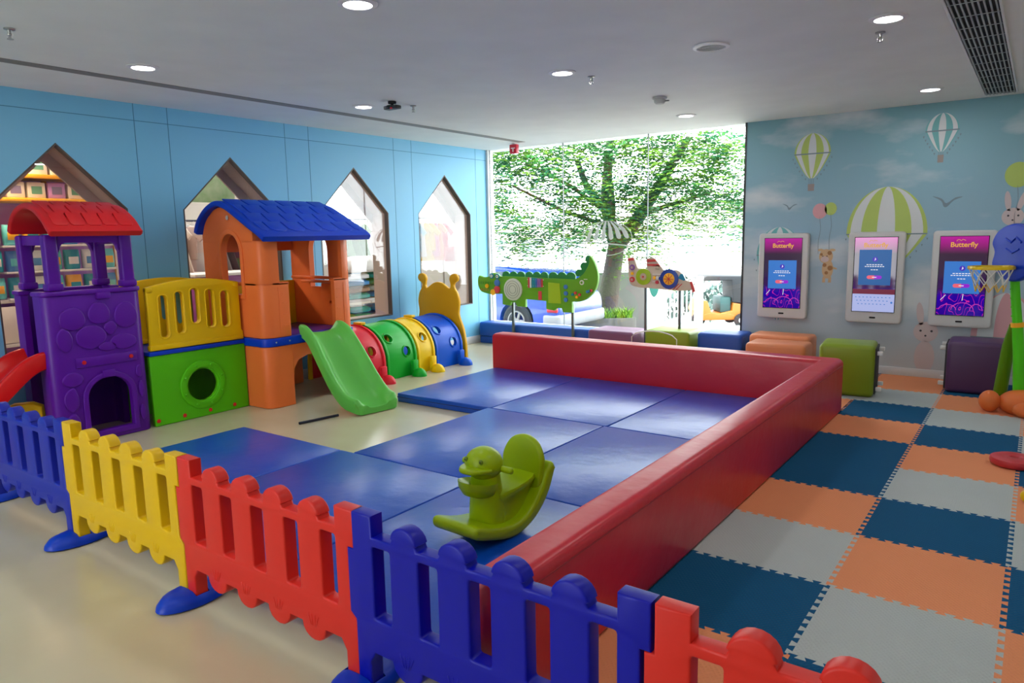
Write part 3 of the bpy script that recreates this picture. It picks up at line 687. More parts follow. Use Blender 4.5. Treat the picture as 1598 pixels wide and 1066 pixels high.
cube_stool(-2.965, 5.02, -2.43, 5.46, .375, vinyl_lime, 'olive green cube stool by the window under the aeroplane board', 0)
cube_stool(-3.70, 5.0, -3.10, 5.44, .335, mat('mauve_leatherette', (120, 74, 112), .42, .5), 'mauve cube stool by the window right of the crocodile board', 0)
bench = thing('window_bench', 'long low blue upholstered bench along the shop window', 'bench', (-4.66, 5.38, 0))
obj('cushion', rbox(1.84, .26, .20, .03, 4, (0, .03, .19)), vinyl_bl2, bench, smooth=60)
obj('plinth', rbox(1.82, .24, .09, .005, 2, (0, .03, .046)), vinyl_bl2, bench)

# ------------------------------------------------------------------ play boards in the window
def disc(par_g, x, z, r, mi, th=.012, zf=0): par_g.add(lathe([(0, 0), (r, 0), (r, th * .8), (r * .92, th), (0, th)], 20).T(frame((x, zf, z), (1, 0, 0), (0, 0, 1))), None, mi)
cro = thing('crocodile_board', 'green crocodile activity board on two posts in front of the window', 'activity board', (-4.60, 5.20, 0))
cmt = [mat('board_green', (92, 160, 10), .45), mat('board_dark_green', (20, 128, 60), .45), white_pl, mat('board_yellow', (248, 184, 20), .4), mat('board_red', (206, 56, 70), .4), mat('board_blue', (60, 116, 190), .4), mat('board_lime', (154, 190, 20), .4), mat('board_violet', (140, 90, 170), .4), mat('board_teal', (20, 140, 160), .4)]
rel = lambda pts: [(x + 4.60, z) for x, z in pts]
h_ = [(-5.50, .87), (-5.475, .935), (-5.40, .915), (-5.30, .93), (-5.25, .975), (-5.18, .965), (-5.12, .93), (-5.05, .935)]
body_o = spline(rel(h_), 3, False) + rel([(-3.98, .915)]) + spline(rel([(-3.98, .915), (-3.86, .98), (-3.78, 1.10), (-3.765, 1.20), (-3.70, 1.12), (-3.655, .98), (-3.68, .82), (-3.78, .70), (-3.90, .645), (-4.02, .64)]), 5, False)[1:] + rel([(-4.02, .50), (-4.15, .50), (-4.17, .55), (-4.24, .55), (-4.28, .515), (-4.40, .53), (-4.40, .63), (-4.72, .645), (-4.72, .54), (-4.85, .545), (-4.88, .595), (-4.95, .595), (-4.97, .55), (-5.09, .56), (-5.09, .70), (-5.30, .69)]) + spline(rel([(-5.30, .69), (-5.44, .72), (-5.49, .79), (-5.50, .87)]), 4, False)[1:-1]
g = plate([body_o], .05, .008, onY(0)); cb = obj('board', g, cmt[0], cro)
sp = G()
for a, b in ((-5.10, -4.74), (-4.73, -4.38), (-4.37, -3.98)):
    n = 3; w = (b - a) / n; P = [(a, .90)] + [(b, .90), (b, .955)]
    for i in reversed(range(n)): P += [(a + w * (i + .5) + w * .48 * cos(radians(t)), .955 + .045 * sin(radians(t))) for t in range(15, 180, 25)]
    sp.add(plate([rel(P + [(a, .955)])], .03, .004, onY(.012)))
P = []
for i in range(3):
    c = V((-3.93 + i * .07, .99 + i * .085)); P += [tuple(c + V((.05 * cos(radians(t)), .05 * sin(radians(t))))) for t in (230, 190, 150, 110, 70)]
sp.add(plate([rel(P + [(-3.75, 1.14), (-3.85, .95)])], .03, .004, onY(.012))); obj('back_spines', sp, cmt[1], cro)
class Pieces:
    def __init__(s, par, mats, name): s.par, s.mats, s.name = par, mats, name
    def add(s, g, M=None, mi=0): obj(s.name, g.T(M) if M else g, s.mats[mi or 0], s.par, smooth=40)
def on(par, name, fn, mats): fn(Pieces(par, mats, name))
def disk_big(q):
    disc(q, -4.905 + 4.60, .765, .145, 0, .02, -.025)
    for r in (.115, .085, .055): q.add(plate([circ(-.305, .765, r, 28), circ(-.305, .765, r - .006, 28)], .004, 0, onY(-.046)), None, 1)
on(cb, 'maze_wheel', disk_big, [mat('wheel_grey', (196, 204, 192), .4), mat('wheel_groove', (130, 140, 134), .5)])
def xyl(q):
    for i, k in enumerate((4, 2, 8, 8, 5, 7, 7, 4)): q.add(rbox(.022, .014, .135 - .004 * i, .003, 1, (-.055 + i * .029, -.032, .86)), None, k)
    for z in (.82, .90): q.add(rbox(.25, .006, .008, .001, 1, (.045, -.028, z)), None, 2)
on(cb, 'xylophone_bar', xyl, cmt)
def bits(q):
    for x, z in ((-5.255, .935), (-5.16, .93)): disc(q, x + 4.6, z, .036, 8, .012, -.025); disc(q, x + 4.6, z, .02, 2, .016, -.025); disc(q, x + 4.6, z, .008, 1, .018, -.025)
    disc(q, -5.165 + 4.6, .845, .045, 5, .014, -.025); disc(q, -5.17 + 4.6, .755, .05, 4, .014, -.025)
    disc(q, -5.335 + 4.6, .80, .028, 3, .02, -.025); disc(q, -5.235 + 4.6, .72, .04, 3, .02, -.025)
    for i in range(8): q.add(rbox(.006, .006, .035, .001, 1, (-5.46 + 4.6 + i * .03, -.026, .84)), None, 1)
    for i in range(5): q.add(rbox(.006, .006, .03, .001, 1, (-5.44 + 4.6 + i * .03, -.026, .75)), None, 4)
    q.add(rbox(.055, .01, .11, .004, 1, (-4.485 + 4.6, -.03, .70)), None, 4)
    q.add(plate([rel([(-4.36, .61), (-4.17, .61), (-4.19, .86), (-4.36, .87)])], .008, .001, onY(-.028)), None, 6)
    for z in (.82, .74, .66): disc(q, -4.10 + 4.6, z, .028, 5, .014, -.025)
    disc(q, -3.87 + 4.6, .88, .03, 2, .012, -.025); disc(q, -3.87 + 4.6, .88, .016, 0, .016, -.025); q.add(rbox(.05, .006, .008, .001, 1, (-3.82 + 4.6, -.027, .92)), None, 2)
    for x, z, k in ((-4.0, .73, 8), (-3.96, .75, 4), (-3.94, .70, 3), (-3.9, .73, 4), (-3.79, .77, 5), (-3.76, .78, 8), (-3.74, .785, 4)): disc(q, x + 4.6, z, .018, k, .02, -.025)
on(cb, 'play_piece', bits, cmt)
for x in (-.365, .555):
    obj('post', box2(x - .016, .03, .012, x + .016, .062, .64 if x < 0 else .6, .003), mat('grey_post', (92, 100, 102), .35, .5, .6), cro)
    obj('base_plate', box2(x - .08, -.035, .0, x + .08, .127, .01, .002), mat('grey_post', (92, 100, 102)), cro)
pl = thing('aeroplane_board', 'pale wooden aeroplane activity board on two posts in front of the window', 'activity board', (-2.83, 5.22, 0))
pm = [mat('board_birch', (204, 190, 172), .5), mat('board_stripe_red', (206, 70, 66), .45), cmt[6], mat('board_navy', (30, 66, 160), .4), cmt[3], mat('windscreen_teal', (20, 136, 176), .3), white_pl, cmt[7], cmt[4], mat('birch_hub', (190, 170, 150), .5)]
o = [(-3.265, 1.16), (-3.262, 1.18), (-3.19, 1.185), (-3.14, 1.06), (-3.02, 1.05)] + [(-3.03, 1.17), (-2.965, 1.19), (-2.92, 1.17), (-2.82, 1.045), (-2.76, 1.04)] + spline([(-2.76, 1.04), (-2.66, 1.045), (-2.59, 1.0), (-2.56, .94), (-2.50, .92), (-2.47, .88), (-2.45, .84), (-2.52, .82), (-2.64, .815)], 3, False)[1:] + [(-3.02, .835)] + spline([(-3.02, .835), (-3.18, .85), (-3.25, .92), (-3.265, 1.16)], 4, False)[1:-1]
o = [(x + 2.83, z) for x, z in o]
pb = obj('board', plate([o], .045, .006, onY(0)), pm[0], pl)
def pbits(q):
    R = lambda pts, k: q.add(plate([[(x + 2.83, z) for x, z in pts]], .006, 0, onY(-.026)), None, k)
    R([(-3.262, 1.145), (-3.262, 1.175), (-3.19, 1.18), (-3.185, 1.15)], 1); R([(-3.02, 1.13), (-3.02, 1.165), (-2.925, 1.165), (-2.90, 1.14)], 1); R([(-3.015, 1.09), (-3.015, 1.112), (-2.875, 1.112), (-2.855, 1.085)], 1)
    R([(-2.50, .915), (-2.475, .925), (-2.435, .815), (-2.465, .80)], 1)
    for d in (0, .035, .07): R([(-2.74 + d, .825), (-2.728 + d, .825), (-2.655 + d, .895), (-2.668 + d, .895)], 1)
    R([(-2.64, .955), (-2.61, 1.005), (-2.585, 1.005), (-2.55, .94), (-2.57, .93)], 5)
    disc(q, .83 - 1.05 + .0 - .0, .965, .0, 2) if False else None
    X = lambda x: x + 2.83
    disc(q, X(-3.06), .965, .095, 2, .016, -.022); disc(q, X(-3.06), .965, .042, 9, .02, -.022); disc(q, X(-3.06), .965, .012, 8, .03, -.022)
    disc(q, X(-2.745), .945, .112, 3, .016, -.022); disc(q, X(-2.745), .945, .068, 4, .02, -.022)
    for a in range(0, 180, 45): q.add(rbox(.12, .004, .007, 0, 1).T(Mt(X(-2.745), -.043, .945) @ Matrix.Rotation(radians(a), 4, 'Y')), None, 1)
    disc(q, X(-3.205), 1.07, .034, 7, .014, -.022); disc(q, X(-3.205), 1.07, .015, 9, .018, -.022); disc(q, X(-3.205), .93, .032, 8, .014, -.022); disc(q, X(-3.205), .93, .015, 9, .018, -.022); disc(q, X(-3.205), 1.0, .018, 4, .014, -.022)
    for x, z, k in ((-2.92, .955, 4), (-2.885, .955, 6), (-2.85, .95, 3), (-2.89, .905, 8)): disc(q, X(x), z, .02, k, .02, -.022)
    for z in (.995, .91): q.add(rbox(.13, .006, .01, .001, 1, (X(-2.885), -.026, z)), None, 6)
    q.add(rbox(.05, .006, .05, .002, 1, (X(-2.89), -.026, 1.075)), None, 9)
on(pb, 'play_piece', pbits, pm)
for x in (-.23, .19):
    obj('post', box2(x - .014, .026, .012, x + .014, .054, .86, .003), mat('grey_post', (92, 100, 102)), pl); obj('base_plate', box2(x - .05, -.04, 0, x + .05, .12, .01, .002), mat('grey_post', (92, 100, 102)), pl)
wire = obj('wire_loop', tube([(-2.92, 4.62, .36)] + [(-2.92 + .52 * i / 10, 4.62, .36 + .075 * math.sqrt(max(0, sin(pi * i / 10)))) for i in range(1, 10)] + [(-2.40, 4.62, .36), (-2.40, 4.62, .02), (-2.92, 4.62, .02)], .006, 8, True), white_pl)
wire.location = (0, 0, -.01); tag(wire, 'thin white wire loop standing behind the far red barrier', 'wire loop')

# ------------------------------------------------------------------ kiosks
def screen_mat():
    m = bpy.data.materials.new('screen_picture'); m.use_nodes = True; nt = m.node_tree; nt.nodes.clear(); N = nt.nodes.new; L = nt.links.new
    out = N('ShaderNodeOutputMaterial'); em = N('ShaderNodeEmission'); em.inputs[1].default_value = .8
    gl = N('ShaderNodeBsdfGlossy'); gl.inputs['Roughness'].default_value = .05; ad = N('ShaderNodeMixShader'); ad.inputs[0].default_value = .05
    tc = N('ShaderNodeTexCoord'); sp = N('ShaderNodeSeparateXYZ'); L(tc.outputs['Generated'], sp.inputs[0])
    r = N('ShaderNodeValToRGB'); e = r.color_ramp.elements
    e[0].position = 0; e[0].color = rgb((36, 0, 150)); e[1].position = 1; e[1].color = rgb((196, 10, 160))
    for p, c in ((.24, (44, 4, 168)), (.33, (60, 20, 90)), (.55, (56, 34, 70)), (.78, (58, 30, 60)), (.88, (150, 14, 120))): q = e.new(p); q.color = rgb(c)
    L(sp.outputs['Z'], r.inputs[0])
    w = N('ShaderNodeTexNoise'); w.inputs['Scale'].default_value = 3.2; w.inputs['Detail'].default_value = 1; L(tc.outputs['Generated'], w.inputs['Vector'])
    a = N('ShaderNodeMath'); a.operation = 'MULTIPLY'; a.inputs[1].default_value = 9; L(w.outputs['Fac'], a.inputs[0])
    f = N('ShaderNodeMath'); f.operation = 'FRACT'; L(a.outputs[0], f.inputs[0])
    lt = N('ShaderNodeMath'); lt.operation = 'LESS_THAN'; lt.inputs[1].default_value = .09; L(f.outputs[0], lt.inputs[0])
    z2 = N('ShaderNodeMath'); z2.operation = 'LESS_THAN'; z2.inputs[1].default_value = .3; L(sp.outputs['Z'], z2.inputs[0])
    mu = N('ShaderNodeMath'); mu.operation = 'MULTIPLY'; L(lt.outputs[0], mu.inputs[0]); L(z2.outputs[0], mu.inputs[1])
    mx = N('ShaderNodeMix'); mx.data_type = 'RGBA'; mx.inputs['B'].default_value = rgb((214, 40, 170)); L(mu.outputs[0], mx.inputs['Factor']); L(r.outputs[0], mx.inputs['A']); L(mx.outputs['Result'], em.inputs[0])
    L(em.outputs[0], ad.inputs[1]); L(gl.outputs[0], ad.inputs[2]); L(ad.outputs[0], out.inputs[0]); return m
def glow(name, c, s=.8):
    m = mat(name, c, .3, .3, emit=s); m.node_tree.nodes['Principled BSDF'].inputs['Base Color'].default_value = (0, 0, 0, 1); return m
SM = screen_mat(); DLG = glow('dialog_blue', (50, 120, 206)); TXT = glow('screen_white', (236, 238, 250)); GOLD = glow('title_gold', (232, 170, 60)); BTA = glow('button_pink', (244, 100, 120)); BTB = glow('button_purple', (150, 20, 210)); KB = glow('keyboard_pale', (176, 186, 236)); DRD = glow('screen_dark_red', (110, 14, 50)); DLG2 = glow('dialog_deep_blue', (24, 92, 160)); LINE = glow('screen_magenta', (206, 60, 180))
kb_m = mat('kiosk_white', (204, 204, 204), .4, .5); bez = mat('black_bezel', (20, 20, 24), .25)
def kiosk(x, label, kind):
    k = thing('touch_kiosk', label, 'kiosk', (x, WB - .003, .985), 0, 'touch screen kiosks on the mural wall')
    g = plate([rrect(-.255, -.455, .255, .45, .035, 6)], .075, .014, onY(-.0385), res=3)
    obj('housing', g, kb_m, k, smooth=50)
    sl = plate([rrect(-.028, -.408, .028, -.392, .006, 2)], .006, .001, onY(-.0775)); obj('reader_slot', sl, dark, k)
    s = obj('screen', plate([[(-.19, -.34), (.19, -.34), (.19, .395), (-.19, .395)]], .006, .001, onY(-.0785)), SM, k, smooth=0)
    obj('bezel', plate([[(-.196, -.346), (.196, -.346), (.196, .401), (-.196, .401)], [(-.19, -.34), (.19, -.34), (.19, .395), (-.19, .395)]], .006, .001, onY(-.0785)), bez, s)
    y = -.0823
    d = G(); B = lambda x0, z0, x1, z1, mi, yy=y: d.add(box2(x0, yy - .0004, z0, x1, yy, z1), None, mi)
    dz = .05 if kind == 'kb' else 0
    B(-.145, -.135 + dz * 1.2, .145, .165 + dz * 2.2, 8 if kind == 'kb' else 0)
    T = lambda s_, sz, zz, mi, xx=0, sh=0, b=0: d.add(text(s_, sz, .0004, Mt(xx, y - .0012, zz) @ XZ, sh, b), None, mi)
    T('Butterfly', .062, .318, 2, 0, 0, .0012)
    d.add(tube([(-.06 + .012 * i, y - .001, .352 + .018 * abs(sin(i * 1.1))) for i in range(7)], .0022, 5), None, 2)
    d.add(plate([circ(0, .10 + dz * 1.6, .024, 18)], .0006, 0, onY(y - .001)), None, 5)
    d.add(plate([[(-.006, .085 + dz * 1.6), (.01, .10 + dz * 1.6), (0, .118 + dz * 1.6)]], .0006, 0, onY(y - .0016)), None, 1)
    for zz, w in ((.052, .075), (.034, .09), (.002, .035)):
        n = int(w / .011)
        for i in range(n): B(-w + 2 * w * i / n, zz + dz * 1.5 - .004, -w + 2 * w * (i + .72) / n, zz + dz * 1.5 + .004, 1, y - .0008)
    bz = -.062 + dz * 1.3
    d.add(plate([[(0, bz - .018)] + [(0, bz + .018)] + arcpts(-.05, bz, .018, .018, 90, 270, 8)], .0006, 0, onY(y - .001)), None, 3)
    d.add(plate([[(0, bz + .018), (0, bz - .018)] + arcpts(.05, bz, .018, .018, -90, 90, 8)], .0006, 0, onY(y - .001)), None, 4)
    B(-.02, bz - .004, .02, bz + .004, 1, y - .0018)
    if kind == 'kb':
        B(-.19, -.34, .19, -.165, 6); B(-.19, -.165, .19, -.115, 7)
        for r_ in range(3):
            for i in range(10 - r_): B(-.165 + .034 * i + r_ * .012, -.2 - r_ * .034, -.152 + .034 * i + r_ * .012, -.193 - r_ * .034, 0, y - .0008)
        d.add(plate([circ(.165, -.245, .01, 12)], .0006, 0, onY(y - .001)), None, 0)
    else:
        for cx, w_, h_ in ((-.10, .07, .05), (.02, .09, .07), (.13, .05, .06)): d.add(tube([(cx + w_ * cos(a), y - .001, -.29 + h_ * sin(a)) for a in [pi * i / 10 for i in range(11)]], .003, 5), None, 9)
        d.add(tube([(-.16, y - .001, -.2), (-.12, y - .001, -.15)], .003, 5), None, 1); d.add(tube([(.02, y - .001, -.14), (.015, y - .001, -.2)], .003, 5), None, 1)
    obj('screen_graphics', d, [DLG, TXT, GOLD, BTA, BTB, glow('icon_violet', (70, 30, 190)), KB, DRD, DLG2, LINE], s, smooth=0)
    return k
kiosk(-1.588, 'white touch kiosk nearest the window, blue dialog on its screen', 'a'); kiosk(-.697, 'middle white touch kiosk showing an on-screen keyboard', 'kb'); kiosk(.043, 'white touch kiosk right of the other two, behind the toy basketball hoop', 'a')

# ------------------------------------------------------------------ mural figures (printed flat on the wall)
LIMP = mat('print_lime', (178, 200, 104), .6); WHP = mat('print_white', (212, 218, 220), .6); TEALP = mat('print_teal', (110, 178, 180), .6); GREYP = mat('print_grey', (120, 140, 150), .6); BRNP = mat('print_brown', (150, 140, 136), .6); PINKP = mat('print_pink', (214, 160, 166), .6); TANP = mat('print_tan', (206, 176, 136), .6); SPOTP = mat('print_spot', (160, 116, 72), .6); BLKP = mat('print_dark', (60, 60, 66), .6); PALEP = mat('print_pale_pink', (206, 190, 190), .6)
def wprint(g, poly, mi, dz=.0): g.add(plate([poly], .0012, 0, onY(WB - .0012 - dz)), None, mi)
def balloon(name, cx, zt, w, h, ca, n=7, basket=True, dome=None):
    """zt top, w half width, h total height to basket"""
    g = G(); R = dome or w * 1.15; eq = zt - R; zb = zt - h * .78; zn = w * .13
    hw = lambda z: w * math.sqrt(max(0, 1 - ((z - eq) / R) ** 2)) if z >= eq else zn + (w - zn) * max(0, (z - zb) / (eq - zb)) ** .75
    zs = [zt - (zt - eq) * (1 - cos(pi / 2 * i / 12)) if i < 12 else eq for i in range(13)] + [eq + (zb - eq) * i / 8 for i in range(1, 9)]
    for k in range(n):
        a0, a1 = -pi / 2 + pi * k / n, -pi / 2 + pi * (k + 1) / n
        lo = [(cx + hw(z) * sin(a0), z) for z in zs]; hi = [(cx + hw(z) * sin(a1), z) for z in zs]
        lo = lo[0:1] + [p for p in lo[1:]]; wprint(g, lo + list(reversed(hi[1:])), 0 if k % 2 == 0 else 1)
    wprint(g, [(cx - w, eq - .006), (cx + w, eq - .006), (cx + w, eq + .006), (cx - w, eq + .006)], 2, .001)
    for s in (-1, 1):
        for i in range(6): z = eq - .05 - (eq - zb) * i / 6; x = cx + s * (hw(z) + .035); wprint(g, [(x - .008, z + .01), (x + .008, z + .01), (x, z - .012)], 2)
    if basket:
        zk = zt - h
        for s in (-1, -.3, .3, 1): wprint(g, [(cx + s * zn - .002, zb), (cx + s * zn + .002, zb), (cx + s * zn * .9 + .002, zk + .06), (cx + s * zn * .9 - .002, zk + .06)], 2)
        wprint(g, [(cx - zn * 1.3, zk), (cx + zn * 1.3, zk), (cx + zn * 1.4, zk + .07), (cx - zn * 1.4, zk + .07)], 3, .001)
    return obj(name, g, [ca, WHP, GREYP, BRNP], wall_back, smooth=0)
balloon('painted_balloon', -1.352, 2.445, .178, .58, LIMP); balloon('painted_balloon', -.203, 2.52, .138, .45, TEALP)
balloon('painted_balloon', -.63, 1.87, .36, 1.05, LIMP, 7, False, .46); balloon('painted_balloon', -1.65, 1.50, .24, 1.28, TEALP, 7, False, .3); balloon('painted_balloon', .40, .86, .26, .8, PINKP, 5, False, .42)
def round_balloons():
    g = G()
    for x, z, r, mi in ((-1.255, 1.655, .07, 0), (-1.15, 1.675, .058, 1), (.41, 1.92, .10, 1)):
        wprint(g, circ(x, z, r, 24, r * 1.12), mi); wprint(g, spline([(x, z - r), (x + .012, z - r - .12), (x - .004, z - r - .24), (x, z - r - .36), (x + .004, z - r - .36), (x, z - r - .24), (x + .016, z - r - .12), (x + .004, z - r)], 3), 2)
    obj('painted_party_balloons', g, [PINKP, LIMP, GREYP], wall_back, smooth=0)
round_balloons()
def cow():
    g = G(); x, z = -1.175, 1.19
    wprint(g, circ(x + .02, z - .13, .055, 20, .10), 0); wprint(g, circ(x, z, .068, 20, .075), 0, .001); wprint(g, circ(x - .01, z - .03, .04, 16, .03), 3, .002)
    for dx, dz, r in ((.035, .035, .022), (-.01, -.09, .02), (.045, -.12, .026), (.01, -.17, .018), (-.045, .02, .014)): wprint(g, circ(x + dx, z + dz, r, 12), 1, .003)
    for dx in (-.055, .06): wprint(g, circ(x + dx, z + .065, .03, 12, .014), 0)
    for dx in (-.03, .01): wprint(g, circ(x + dx, z + .002, .006, 8), 2, .003)
    for dx in (-.012, .045): wprint(g, [(x + dx - .012, z - .21), (x + dx + .014, z - .21), (x + dx + .014, z - .27), (x + dx - .016, z - .27)], 0)
    wprint(g, [(x + .06, z - .10), (x + .11, z - .12), (x + .11, z - .135), (x + .06, z - .13)], 0)
    obj('painted_cow', g, [TANP, SPOTP, BLKP, PALEP], wall_back, smooth=0)
cow()
def rabbit(name, x, z, s):
    g = G(); wprint(g, circ(x, z, .085 * s, 20, .08 * s), 0)
    for dx, rot in ((-.045, .1), (.06, -.25)):
        P = [(x + dx * s + .025 * s * cos(a) + rot * .4 * s * -sin(a) * .25, z + .14 * s + .09 * s * sin(a)) for a in [2 * pi * i / 16 for i in range(16)]]; wprint(g, P, 0)
    for dx in (-.035, .04): wprint(g, circ(x + dx * s, z + .01, .009 * s, 8), 1, .001)
    wprint(g, circ(x, z - .03 * s, .008 * s, 8), 1, .001); wprint(g, circ(x, z - .2 * s, .07 * s, 16, .13 * s), 0)
    obj(name, g, [PALEP, BLKP], wall_back, smooth=0)
rabbit('painted_rabbit', .395, 1.55, 1.0); rabbit('painted_rabbit', -.23, .46, 1.25)
def birds():
    g = G()
    for x, z, s in ((-.13, 1.69, 1), (-1.56, 1.70, .62)):
        wprint(g, spline([(x - .12 * s, z + .07 * s), (x - .04 * s, z + .045 * s), (x, z), (x + .07 * s, z + .05 * s), (x + .13 * s, z + .055 * s), (x + .06 * s, z + .025 * s), (x + .01 * s, z - .03 * s), (x - .02 * s, z - .03 * s), (x - .045 * s, z + .025 * s)], 3), 0)
    obj('painted_birds', g, [GREYP], wall_back, smooth=0)
birds()

# ------------------------------------------------------------------ toy basketball stand, ring, ball
hoop = thing('toy_basketball_stand', 'toy basketball stand with green pole, blue backboard and orange base', 'basketball hoop', (.565, 4.38, .013))
hb = G(); hb.add(ell(.17, .16, .105, (.03, -.02, .08), 24, 14)); hb.add(ell(.075, .075, .085, (-.19, -.07, .085), 20, 12)); hb.add(ell(.09, .06, .06, (.05, -.17, .055), 18, 10)); hb.add(ell(.1, .06, .06, (.2, -.09, .055), 18, 10)); hb.add(ell(.09, .07, .05, (-.09, .1, .05), 18, 10))
hb = cut(hb, [box2(-1, -1, -1, 1, 1, 0)])
obj('base', hb, plastic('tan_orange_plastic', (226, 116, 56)), hoop, smooth=60)
g = tube([(-.005, .03, .15), (-.025, .03, .45), (-.05, .03, .68)], [.042, .04, .038], 16); g.add(tube([(-.052, .03, .70), (-.08, .03, .92), (-.10, .03, 1.12)], [.034, .033, .032], 16))
for z in (.76, .83, .9, .97): g.add(tube([(-.093 - (z - .76) * .1, .008, z), (-.093 - (z - .76) * .1, -.002, z)], .006, 8))
obj('pole', g, plastic('pole_green_plastic', (84, 206, 22)), hoop, smooth=50)
g = tube([(-.14, .24, .02), (-.10, .16, .5), (-.075, .055, .68)], [.05, .045, .03], 14); obj('rear_leg', g, plastic('shaded_leg_green_plastic', (92, 140, 12)), hoop, smooth=50)  # leg green is darkened, shade behind the pole put into its colour
obj('height_band', tube([(-.0485, .03, .672), (-.0525, .03, .708)], .046, 18), mat('band_yellow', (250, 180, 10), .4), hoop, smooth=50)
bbo = spline([(-.10, 1.03), (-.16, 1.05), (-.235, 1.14), (-.225, 1.25), (-.245, 1.33), (-.20, 1.43), (-.10, 1.475), (0, 1.43), (.045, 1.33), (.025, 1.25), (.035, 1.14), (-.04, 1.05)], 4)
bbg = plate([[((a + .10) * 1.65, b) for a, b in bbo]], .055, .016, Mt(0, 0, 0) @ onY(0), res=3)
bbg.add(tube([(-.08, -.03, 1.36), (-.02, -.03, 1.33), (.03, -.03, 1.37), (.09, -.03, 1.33)], .008, 8)); bbg.add(tube([(-.07, -.03, 1.28), (0, -.03, 1.25), (.07, -.03, 1.28)], .007, 8))
bbM = Mt(-.10, 0, 0) @ Matrix.Rotation(radians(-52), 4, 'Z')
obj('backboard', bbg.T(bbM), plastic('backboard_blue_plastic', (0, 54, 190)), hoop, smooth=50)
dv = bbM.to_3x3() @ V((0, -1, 0)); rc = V((-.10, 0, 0)) + dv * .185
rg = lathe([(.138, -.012), (.155, -.012), (.158, 0), (.155, .012), (.138, .012), (.138, -.012)], 32, (rc.x, rc.y, 1.14)); rg.add(rbox(.07, .06, .03, .006, 2).T(Mt(*(V((-.10, 0, 1.14)) + dv * .045)) @ Matrix.Rotation(radians(-52), 4, 'Z')))
obj('rim', rg, mat('rim_yellow', (244, 206, 0), .35), hoop, smooth=50)
nt_ = G(); n = 10; rings = [(.142, 1.128), (.125, 1.07), (.105, 1.01), (.095, .955)]
for k in range(3):
    for i in range(n):
        for s in (0, 1):
            a = 2 * pi * (i + .5 * (k % 2)) / n; b = 2 * pi * (i + .5 * (k % 2) + (.5 if s else -.5)) / n
            nt_.add(tube([(rc.x + rings[k][0] * cos(a), rc.y + rings[k][0] * sin(a), rings[k][1]), (rc.x + rings[k + 1][0] * cos(b), rc.y + rings[k + 1][0] * sin(b), rings[k + 1][1])], .0042, 5), None, 1 if k == 2 else 0)
obj('net', nt_, [mat('net_white', (226, 226, 218), .8), mat('net_yellow', (236, 196, 90), .8)], hoop)
rd = obj('ring_disc', lathe([(.025, 0), (.105, 0), (.125, .012), (.13, .03), (.125, .048), (.10, .058), (.032, .058), (.025, .05), (.025, 0)], 32), mat('matt_red_plastic', (196, 54, 62), .45), smooth=50)
rd.location = (.578, 2.83, .0125); tag(rd, 'flat red plastic disc with a centre hole lying on the foam tiles', 'disc')
bl = obj('ball', ell(.035, .035, .035, (0, 0, .035), 20, 14), YEL, smooth=80); bl.location = (.655, 2.135, .0125); tag(bl, 'small yellow ball cut by the right edge on the foam tiles', 'ball')

# ------------------------------------------------------------------ ceiling fixtures
trim_w = mat('light_trim_white', (236, 236, 236), .4); lens = mat('lit_lens', (255, 255, 255), .3, emit=9)
lr = lathe([(.07, -.001), (.098, -.001), (.1, -.006), (.072, -.012), (.07, -.001)], 32); ll = lathe([(0, -.002), (.07, -.002), (.07, -.006), (0, -.006)], 32)
LIGHTS = [(-4.28, .18, 'round ceiling light at upper left above the purple tower'), (-4.31, 2.15, 'round ceiling light beside the black ceiling camera'), (-2.2, .18, 'round ceiling light cut by the top edge of the picture'), (-2.25, 2.16, 'round ceiling light above the crocodile board, left of a sprinkler'), (-.155, 2.19, 'bright round ceiling light at top right beside a sprinkler'), (-.228, 4.75, 'round ceiling light close to the mural wall'), (-2.34, 4.63, 'faint round ceiling light close to the shop window')]
first = None
for i, (x, y, lb) in enumerate(LIGHTS):
    if not first:
        first = thing('ceiling_light', lb, 'ceiling light', (x, y, CE), 0, 'round recessed ceiling lights'); obj('trim_ring', lr, trim_w, first); obj('lens', ll, lens, first, smooth=0)
    else: dup(first, (x, y, CE), lb)
for x, y in [q[:2] for q in LIGHTS] + [(-4.3, 4.63), (-.2, .18), (1.8, .18), (1.8, 2.2), (1.8, 4.7), (-.2, -1.8), (-2.2, -1.8), (-4.3, -1.8)]:
    light('downlight_lamp', 'AREA', (x, y, CE - .016), 5, (1, .97, .93), shape='DISK', size=.14)
spk = thing('ceiling_speaker', 'round ceiling speaker with grey grille above the play mats', 'speaker', (-1.145, 2.15, CE))
obj('ring', lathe([(.088, -.001), (.112, -.001), (.112, -.010), (.09, -.014), (.088, -.001)], 32), mat('speaker_ring', (246, 246, 246), .35), spk)
gr = lathe([(0, -.002), (.088, -.002), (.088, -.007), (0, -.007)], 32)
for a in range(5): gr.add(lathe([(.015 + a * .016, -.007), (.019 + a * .016, -.007), (.019 + a * .016, -.010), (.015 + a * .016, -.010), (.015 + a * .016, -.007)], 24))
obj('grille', gr, mat('speaker_grille', (190, 194, 192), .5), spk)
sg = lathe([(.0, -.001), (.034, -.001), (.034, -.010), (.014, -.014), (.012, -.035), (.018, -.040), (.016, -.046), (.005, -.05), (.005, -.066), (.02, -.068), (.02, -.072), (0, -.072)], 18)
for a in (0, 180): sg.add(tube([(.014 * cos(radians(a)), .014 * sin(radians(a)), -.042), (.02 * cos(radians(a)), .02 * sin(radians(a)), -.055), (.014 * cos(radians(a)), .014 * sin(radians(a)), -.069)], .003, 6))
